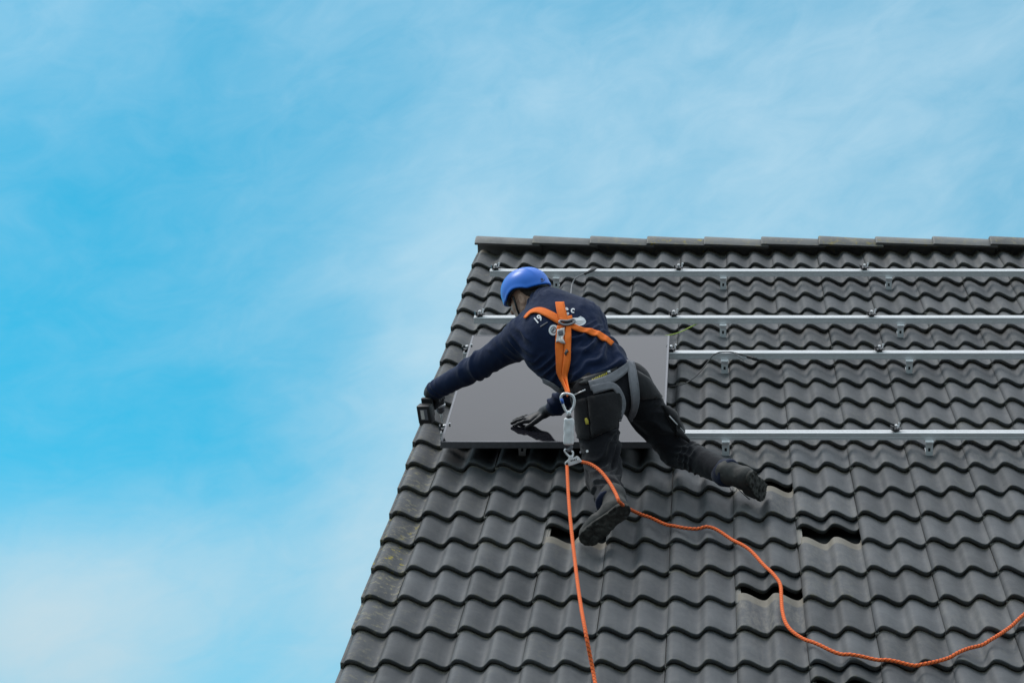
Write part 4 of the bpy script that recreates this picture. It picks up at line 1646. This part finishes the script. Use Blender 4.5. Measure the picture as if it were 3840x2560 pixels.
# turned-up navy hems where the trousers meet the boots
def hem(name, c, ax, r, ln):
    prof = [(0, r - 0.006), (0.004, r), (ln * 0.3, r + 0.002), (ln * 0.6, r - 0.001), (ln, r + 0.001), (ln + 0.003, r - 0.006)]
    V, F = lathe_vf(c, ax, prof, 28)
    V = np.array(V)
    V = V + (V - c) * (0.34 * (vnoise(V * 26) - 0.5))[:, None]
    centred(name, V, F, M['sock'], person)


ax = J['kneeR'] - J['ankleR']; ax /= np.linalg.norm(ax)
hem('hem', J['ankleR'] - ax * 0.020, ax, 0.068, 0.058)
ax = J['kneeL'] - J['ankleL']; ax /= np.linalg.norm(ax)
hem('hem', J['ankleL'] - ax * 0.006, ax, 0.070, 0.052)

# ------------------------------------------------------------------ gloves
def finger(P, pts, r0, r1):
    d = None
    n = len(pts) - 1
    for i in range(n):
        a = cap_sdf(P, pts[i], pts[i + 1], r0 + (r1 - r0) * i / n, r0 + (r1 - r0) * (i + 1) / n)
        d = a if d is None else smin(d, a, 0.004)
    return d


# right hand flat on the glass, fingers pointing left, thumb towards us
hw = onroof(2056, 1556, PT + 0.050)
ht = onroof(1905, 1583, PT + 0.013)
hf = ht - hw
hf_n = hf / np.linalg.norm(hf)
hs_ = np.cross(NR, hf_n); hs_ /= np.linalg.norm(hs_)
if hs_ @ DN < 0: hs_ = -hs_                  # towards the camera, down the slope
hn = np.cross(hf_n, hs_)
if hn @ NR < 0: hn = -hn


def rh(f, s, n=0.0):
    p = hw + hf_n * f + hs_ * s
    # lay it on the glass
    u_, v_, n_ = uv(p)
    want = PT + 0.050 * max(0, 1 - f / 0.10) + 0.017 + n
    return p + NR * (want - n_)


RH_F = [[rh(0.085, -0.036, 0.006), rh(0.118, -0.043, 0.012), rh(0.142, -0.047, 0.004), rh(0.158, -0.049, -0.005)],
        [rh(0.092, -0.013, 0.007), rh(0.135, -0.016, 0.016), rh(0.164, -0.018, 0.006), rh(0.182, -0.019, -0.004)],
        [rh(0.092, 0.010, 0.007), rh(0.138, 0.012, 0.016), rh(0.170, 0.013, 0.006), rh(0.190, 0.013, -0.004)],
        [rh(0.086, 0.033, 0.006), rh(0.126, 0.040, 0.013), rh(0.153, 0.044, 0.005), rh(0.170, 0.045, -0.004)]]
RH_T = [rh(0.022, 0.030, 0.004), rh(0.058, 0.064, 0.006), rh(0.090, 0.074, 0.002), rh(0.112, 0.076, -0.004)]


def right_glove(P):
    d = cap_sdf(P, rh(0.026, 0.0, 0.010), rh(0.086, -0.002, 0.008), 0.034, 0.040, hn, 0.55)
    d = smin(d, cap_sdf(P, rh(0.080, -0.028, 0.006), rh(0.082, 0.028, 0.006), 0.0165, 0.0165), 0.012)
    for f in RH_F:
        d = smin(d, finger(P, f, 0.0115, 0.0088), 0.005)
    d = smin(d, finger(P, RH_T, 0.016, 0.0095), 0.010)
    wr = J['wrR'] + (J['elR'] - J['wrR']) * 0.10
    d = smin(d, cap_sdf(P, rh(0.018, 0, 0.012), wr, 0.030, 0.034), 0.02)
    cuff = cap_sdf(P, wr - (wr - rh(0.018, 0, 0.012)) * 0.15, wr, 0.040, 0.042)
    return smin(d, cuff, 0.01)


lo, hi = bounds([rh(0.20, -0.06), rh(0.20, 0.09), rh(0, 0), J['wrR'], rh(0.1, 0, 0.05)], 0.06)
sdf_part('glove', right_glove, lo, hi, 0.0036, M['glove'], person, lambda V: 0.002 * (vnoise(V * 60) - 0.5))

# ------------------------------------------------------------------ drill and the hand that holds it
# frame of the drill: its axis runs down to the clamp, battery towards the camera
tip = roof(uv(onroof(1660, 1594, PT))[0], uv(onroof(1660, 1594, PT))[1], PT + 0.012)
nose = tip + NR * 0.088 - RT * 0.010
da = tip - nose; da /= np.linalg.norm(da)              # along the bit
db = DN * 0.95 - RT * 0.30; db -= da * (db @ da); db /= np.linalg.norm(db)    # along the grip, to the battery
dc = np.cross(da, db)
dax = np.array([da, db, dc])


def dp(a, b, c=0.0):
    return nose + da * a + db * b + dc * c


drill = empty('cordless_drill', nose, 'black cordless drill with a battery pack in the worker\'s outstretched hand', 'drill')


def drill_body(P):
    d = cap_sdf(P, dp(-0.115, 0), dp(-0.015, 0), 0.030, 0.027)
    d = smin(d, cap_sdf(P, dp(-0.075, 0.02), dp(-0.060, 0.125), 0.020, 0.019), 0.02)
    d = smin(d, box_sdf(P, dp(-0.052, 0.135), dax, (0.050, 0.012, 0.030), 0.006), 0.012)
    return d


lo, hi = bounds([dp(-0.16, -0.05, -0.05), dp(0.0, 0.2, 0.05), dp(-0.16, 0.2, 0), dp(0.03, -0.05, 0)], 0.05)
body_o, DV, DQ = sdf_part('housing', drill_body, lo, hi, 0.0036, M['black_plastic'], drill)
# trim rings in grey, chuck, bit, battery with a grey label
V, F = lathe_vf(dp(-0.016, 0), da, [(0, 0.0285), (0.003, 0.0295), (0.012, 0.0285), (0.014, 0.024)], 24)
centred('collar', V, F, M['silver'], drill)
V, F = lathe_vf(dp(-0.002, 0), da, [(0, 0.022), (0.004, 0.0225), (0.022, 0.021), (0.034, 0.014), (0.036, 0.008)], 20)
centred('chuck', V, F, M['grey_web'], drill)
V, F = lathe_vf(dp(0.030, 0), da, [(0, 0.0055), (0.030, 0.0055), (0.032, 0.0038), (np.linalg.norm(tip - nose) - 0.032, 0.0038), (np.linalg.norm(tip - nose) - 0.030, 0.002)], 12)
centred('bit', V, F, M['steel'], drill)
bx = box_vf(-0.048, 0.048, -0.026, 0.026, -0.036, 0.036, 0.006)
bm_ = frame_matrix(dp(-0.030, 0.172), da, db, dc)
bat = link('battery', mesh_from('battery', *bx), M['black_plastic'], drill, bm_)
bat.data.set_sharp_from_angle(angle=R(40))
lb = box_vf(-0.030, 0.026, 0.0255, 0.0272, -0.022, 0.018)
link('battery_label', mesh_from('battery_label', *lb), M['grey_web'], bat, bm_, smooth=False)
lb = box_vf(-0.026, 0.022, 0.0268, 0.0280, -0.004, 0.014)
link('battery_label', mesh_from('battery_label', *lb), M['white_label'], bat, bm_, smooth=False)

# left glove closed round the grip
gc = dp(-0.069, 0.070)
LH = []
for k, b in enumerate((0.036, 0.058, 0.080, 0.101)):
    c0 = dp(-0.112, b, -0.030)
    LH.append([c0, dp(-0.066, b, -0.041), dp(-0.034, b, -0.020), dp(-0.034, b, 0.012), dp(-0.056, b, 0.026)])
LT = [dp(-0.118, 0.035, 0.014), dp(-0.090, 0.030, 0.036), dp(-0.055, 0.036, 0.034)]


def left_glove(P):
    d = cap_sdf(P, dp(-0.113, 0.042, -0.004), dp(-0.110, 0.096, -0.004), 0.033, 0.031, da, 0.7)
    for f in LH:
        d = smin(d, finger(P, f, 0.0125, 0.0098), 0.005)
    d = smin(d, finger(P, LT, 0.015, 0.011), 0.01)
    d = smin(d, cap_sdf(P, dp(-0.118, 0.066, -0.004), J['wrL'], 0.030, 0.034), 0.03)
    d = smin(d, cap_sdf(P, J['wrL'] + (J['elL'] - J['wrL']) * 0.08, J['wrL'] - (J['elL'] - J['wrL']) * 0.06, 0.046, 0.041), 0.015)
    return d


lo, hi = bounds([dp(-0.16, 0, -0.07), dp(0.0, 0.14, 0.07), dp(-0.16, 0.14, 0), J['wrL']], 0.07)
sdf_part('glove', left_glove, lo, hi, 0.0036, M['glove'], person, lambda V: 0.002 * (vnoise(V * 60) - 0.5))

# ------------------------------------------------------------------ lanyard with energy absorber, rope grab
ZL = 11.58
lan = empty('lanyard', at(2130, 1480, ZL), 'white energy-absorbing lanyard clipped to the orange back straps', 'lanyard')
# carabiner: tapered oval loop with a blue sleeve
P = [at(x, y, ZL) for x, y in ((2131, 1476), (2147, 1482), (2154, 1500), (2152, 1520), (2144, 1538), (2133, 1546), (2122, 1540), (2112, 1518), (2104, 1496), (2106, 1482), (2118, 1475))]
V, F, U = tube_vf(spline(P + P[:1], 60), 0.0062, 10)
centred('carabiner', V, F, M['silver'], lan)
V, F, U = tube_vf([at(2104.5, 1493, ZL), at(2111, 1513, ZL)], 0.0078, 12)
centred('gate_sleeve', V, F, M['blue_mark'], lan)
V, F, U = tube_vf([at(2133, 1540, ZL - 0.008), at(2133, 1562, ZL)], [0.011, 0.010], 10)
centred('swivel', V, F, M['silver'], lan)
V, F, U = tube_vf([at(2133, 1558, ZL), at(2134, 1568, ZL)], [0.013, 0.014], 10)
centred('webbing_loop', V, F, M['black_plastic'], lan)
# the pouch: a padded sleeve in clear white film
pc0, pc1 = at(2134, 1566, ZL), at(2132, 1668, ZL)
pax = pc1 - pc0; plen = np.linalg.norm(pax); pax /= plen
pax_r = cdir(1, 0, -0.25); pax_r -= pax * (pax_r @ pax); pax_r /= np.linalg.norm(pax_r)
paxes = np.array([pax, pax_r, np.cross(pax, pax_r)])


def pouch(P):
    return box_sdf(P, (pc0 + pc1) / 2, paxes, (plen / 2, 0.024, 0.016), 0.010)


lo, hi = bounds([pc0, pc1], 0.05)
po, PV, PQ = sdf_part('absorber_pouch', pouch, lo, hi, 0.0035, M['white'], lan, lambda V: 0.004 * (vnoise(V * 45) - 0.5))
for (a, b, c_, e) in ((0.16, 0.17, -0.018, 0.010), (0.80, 0.83, -0.018, 0.010)):
    x0 = box_vf(plen * (a - 0.5), plen * (b - 0.5) + 0.004, c_, e, -0.0185, -0.0165)
    link('pouch_print', mesh_from('pouch_print', *x0), M['grey_web'], po, frame_matrix((pc0 + pc1) / 2, paxes[0], paxes[1], paxes[2]) @ Matrix.Rotation(R(18), 4, 'Z'), smooth=False)
x0 = box_vf(-plen * 0.38, plen * 0.34, -0.0165, -0.004, -0.0182, -0.0165)
link('pouch_panel', mesh_from('pouch_panel', *x0), M['steel'], po, frame_matrix((pc0 + pc1) / 2, paxes[0], paxes[1], paxes[2]), smooth=False)
P = spline([at(2132, 1664, ZL), at(2142, 1674, ZL), at(2138, 1684, ZL), at(2126, 1688, ZL)], 16)
V, F, U = tube_vf(P, 0.009, 8)
centred('webbing_loop', V, F, M['grey_web'], lan)
P = spline([at(x, y, ZL) for x, y in ((2122, 1682), (2118, 1690), (2126, 1702), (2138, 1712), (2148, 1706), (2148, 1694), (2142, 1690))], 30)
V, F, U = tube_vf(P, 0.0050, 8)
centred('hook', V, F, M['silver'], lan)

# rope grab: a folded plate gripping the rope
grab = empty('rope_grab', at(2150, 1730, ZL), 'white metal rope grab joining the lanyard to the orange rope', 'rope grab')
out_ = [(2136, 1706), (2149, 1708), (2150, 1716), (2163, 1708), (2170, 1712), (2184, 1730), (2160, 1739), (2134, 1747), (2118, 1744), (2118, 1732), (2130, 1722)]
n_ = len(out_)
V = [at(x, y, ZL - 0.014) for x, y in out_] + [at(x, y, ZL + 0.014) for x, y in out_]
F = [tuple(range(n_ - 1, -1, -1)), tuple(range(n_, 2 * n_))] + [(i, (i + 1) % n_, n_ + (i + 1) % n_, n_ + i) for i in range(n_)]
gb = centred('body', V, F, M['white'], grab, smooth=False)
bv_ = gb.modifiers.new('bevel', 'BEVEL'); bv_.width = 0.003; bv_.segments = 2
V, F = lathe_vf(at(2126, 1738, ZL - 0.016), -FW, [(0, 0.006), (0.004, 0.006), (0.005, 0.004)], 14)
centred('rivet', V, F, M['black_plastic'], grab)
V, F = lathe_vf(at(2166, 1724, ZL - 0.0145), -FW, [(0, 0.005), (0.003, 0.005), (0.004, 0.003)], 14)
centred('rivet', V, F, M['silver'], grab)
for k in range(4):
    x = 2140 + 6.5 * k
    V = [at(x + a, y - 0.25 * (x - 2140) + b, ZL - 0.0148) for a, b, y in ((0, 0, 1724), (4, -1, 1724), (4, 5, 1724), (0, 6, 1724))]
    V += [v + FW * 0.001 for v in V]
    F = [(0, 1, 2, 3), (7, 6, 5, 4), (0, 4, 5, 1), (1, 5, 6, 2), (2, 6, 7, 3), (3, 7, 4, 0)]
    centred('stamp', V, F, M['flap'], grab, smooth=False)

# ------------------------------------------------------------------ the rope
def drape(pts, n_off=0.018):
    """points (px, py, height) -> points on the tiles: rope bridges the troughs"""
    out = []
    for (x, y, h) in pts:
        out.append(onroof(x, y, h))
    return out


def rope_part(name, P, n, parent):
    C = spline(P, n)
    # where it lies on the tiles it sags between the crests and wanders a little
    for i in range(n):
        u_, v_, n_ = uv(C[i])
        if n_ < 0.02:
            C[i] = C[i] - NR * 0.007 * (1 - wave_h(u_ / WAVE)) + DN * 0.004 * (vnoise(np.array([[u_ * 11, v_ * 11, 3.0]]))[0] - 0.5) * 2
    V, F, U = tube_vf(C, 0.0080, 12)
    V = np.array(V); seg = 12
    # laid strands: the surface swells along a helix
    U_ = np.array(U)
    ang = np.tile(np.arange(seg) / seg, n)
    cc = np.repeat(C, seg, axis=0)
    k = 1 + 0.10 * np.cos(2 * math.pi * (3 * ang + U_[:, 1] * 52))
    V = cc + (V - cc) * k[:, None]
    UU = [(a if a <= 0.5 else 1 - a, s) for a, s in zip(ang, U_[:, 1])]
    UU = list(zip(ang, U_[:, 1]))
    return centred(name, V, F, M['rope'], parent, UU)


rope = empty('rope', at(2126, 1745, ZL), 'orange braided safety rope running down the tiles in two lengths', 'rope')
g0 = at(2126, 1742, ZL)
zb = uv(g0)
pA = [g0, at(2130, 1830, 11.33), at(2138, 1940, 11.03), at(2151, 2060, 10.72), at(2172, 2230, 10.28), at(2196, 2370, 9.97), onroof(2232, 2560, 0.03), onroof(2280, 2850, 0.012)]
rope_part('rope_length', pA, 420, rope)
pB = [at(2182, 1731, ZL), at(2215, 1740, 11.50), at(2252, 1766, 11.42), at(2284, 1806, 11.32), at(2308, 1848, 11.20), at(2326, 1884, 11.13)]
pB += [onroof(x, y, h) for x, y, h in ((2362, 1908, 0.10), (2400, 1926, 0.04), (2440, 1940, 0.018), (2500, 1962, 0.012), (2550, 1975, 0.012), (2600, 1977, 0.012), (2652, 1974, 0.012), (2700, 1990, 0.012), (2760, 2028, 0.012),
        (2816, 2062, 0.012), (2860, 2108, 0.012), (2905, 2158, 0.012), (2926, 2190, 0.012), (2930, 2240, 0.010), (2934, 2290, 0.010), (2950, 2338, 0.012),
        (2990, 2376, 0.012), (3070, 2415, 0.012), (3150, 2444, 0.012), (3250, 2461, 0.012), (3350, 2477, 0.012), (3440, 2488, 0.012), (3490, 2482, 0.012), (3560, 2458, 0.012),
        (3640, 2424, 0.012), (3710, 2400, 0.012), (3770, 2360, 0.012), (3840, 2302, 0.012), (3960, 2190, 0.012), (4100, 2080, 0.012))]
rope_part('rope_length', pB, 900, rope)

# ------------------------------------------------------------------ loose cables
def cable(label, P, r, mat, n=60):
    V, F, U = tube_vf(spline(P, n), r, 8)
    return tag(centred('cable', V, F, mat), label, 'cable', 'loose panel cables')


def connector(parent, a, b):
    ax_ = b - a; ln = np.linalg.norm(ax_)
    V, F = lathe_vf(a, ax_, [(0, 0.005), (0.004, 0.0085), (ln * 0.45, 0.0085), (ln * 0.48, 0.0105), (ln * 0.8, 0.0095), (ln * 0.82, 0.007), (ln, 0.006)], 12)
    return centred('connector', V, F, M['black_plastic'], parent)


c1 = cable('grey cable looping over the uppermost rail to a black plug', [onroof(2138, 1225, 0.0), onroof(2140, 1130, 0.0), onroof(2143, 1080, 0.02), onroof(2152, 1052, 0.05), onroof(2170, 1036, 0.075), onroof(2192, 1026, 0.082), onroof(2212, 1015, 0.084)], 0.0040, M['grey_cable'])
connector(c1, onroof(2192, 1027, 0.084), onroof(2238, 1005, 0.082))
c2 = cable('green-yellow earth cable running from the panel corner to the second rail', [onroof(2470, 1262, 0.02), onroof(2505, 1257, 0.03), onroof(2545, 1247, 0.03), onroof(2585, 1228, 0.03), onroof(2618, 1212, 0.02), onroof(2640, 1200, 0.02)], 0.0034, M['green_cable'])
c3 = cable('thin black cable arching over the third rail beside the panel', [onroof(2470, 1452, 0.0), onroof(2530, 1447, 0.006), onroof(2575, 1434, 0.012), onroof(2620, 1400, 0.02), onroof(2655, 1356, 0.04), onroof(2680, 1328, 0.075),
            onroof(2715, 1319, 0.075), onroof(2752, 1322, 0.075), onroof(2785, 1331, 0.07), onroof(2810, 1338, 0.06)], 0.0032, M['cable'], 90)
connector(c3, onroof(2800, 1336, 0.062), onroof(2846, 1350, 0.045))
c3b = [onroof(2752, 1322, 0.076), onroof(2775, 1338, 0.06), onroof(2790, 1352, 0.04)]
V, F, U = tube_vf(spline(c3b, 14), 0.0032, 8)
centred('cable_tail', V, F, M['grey_cable'], c3)
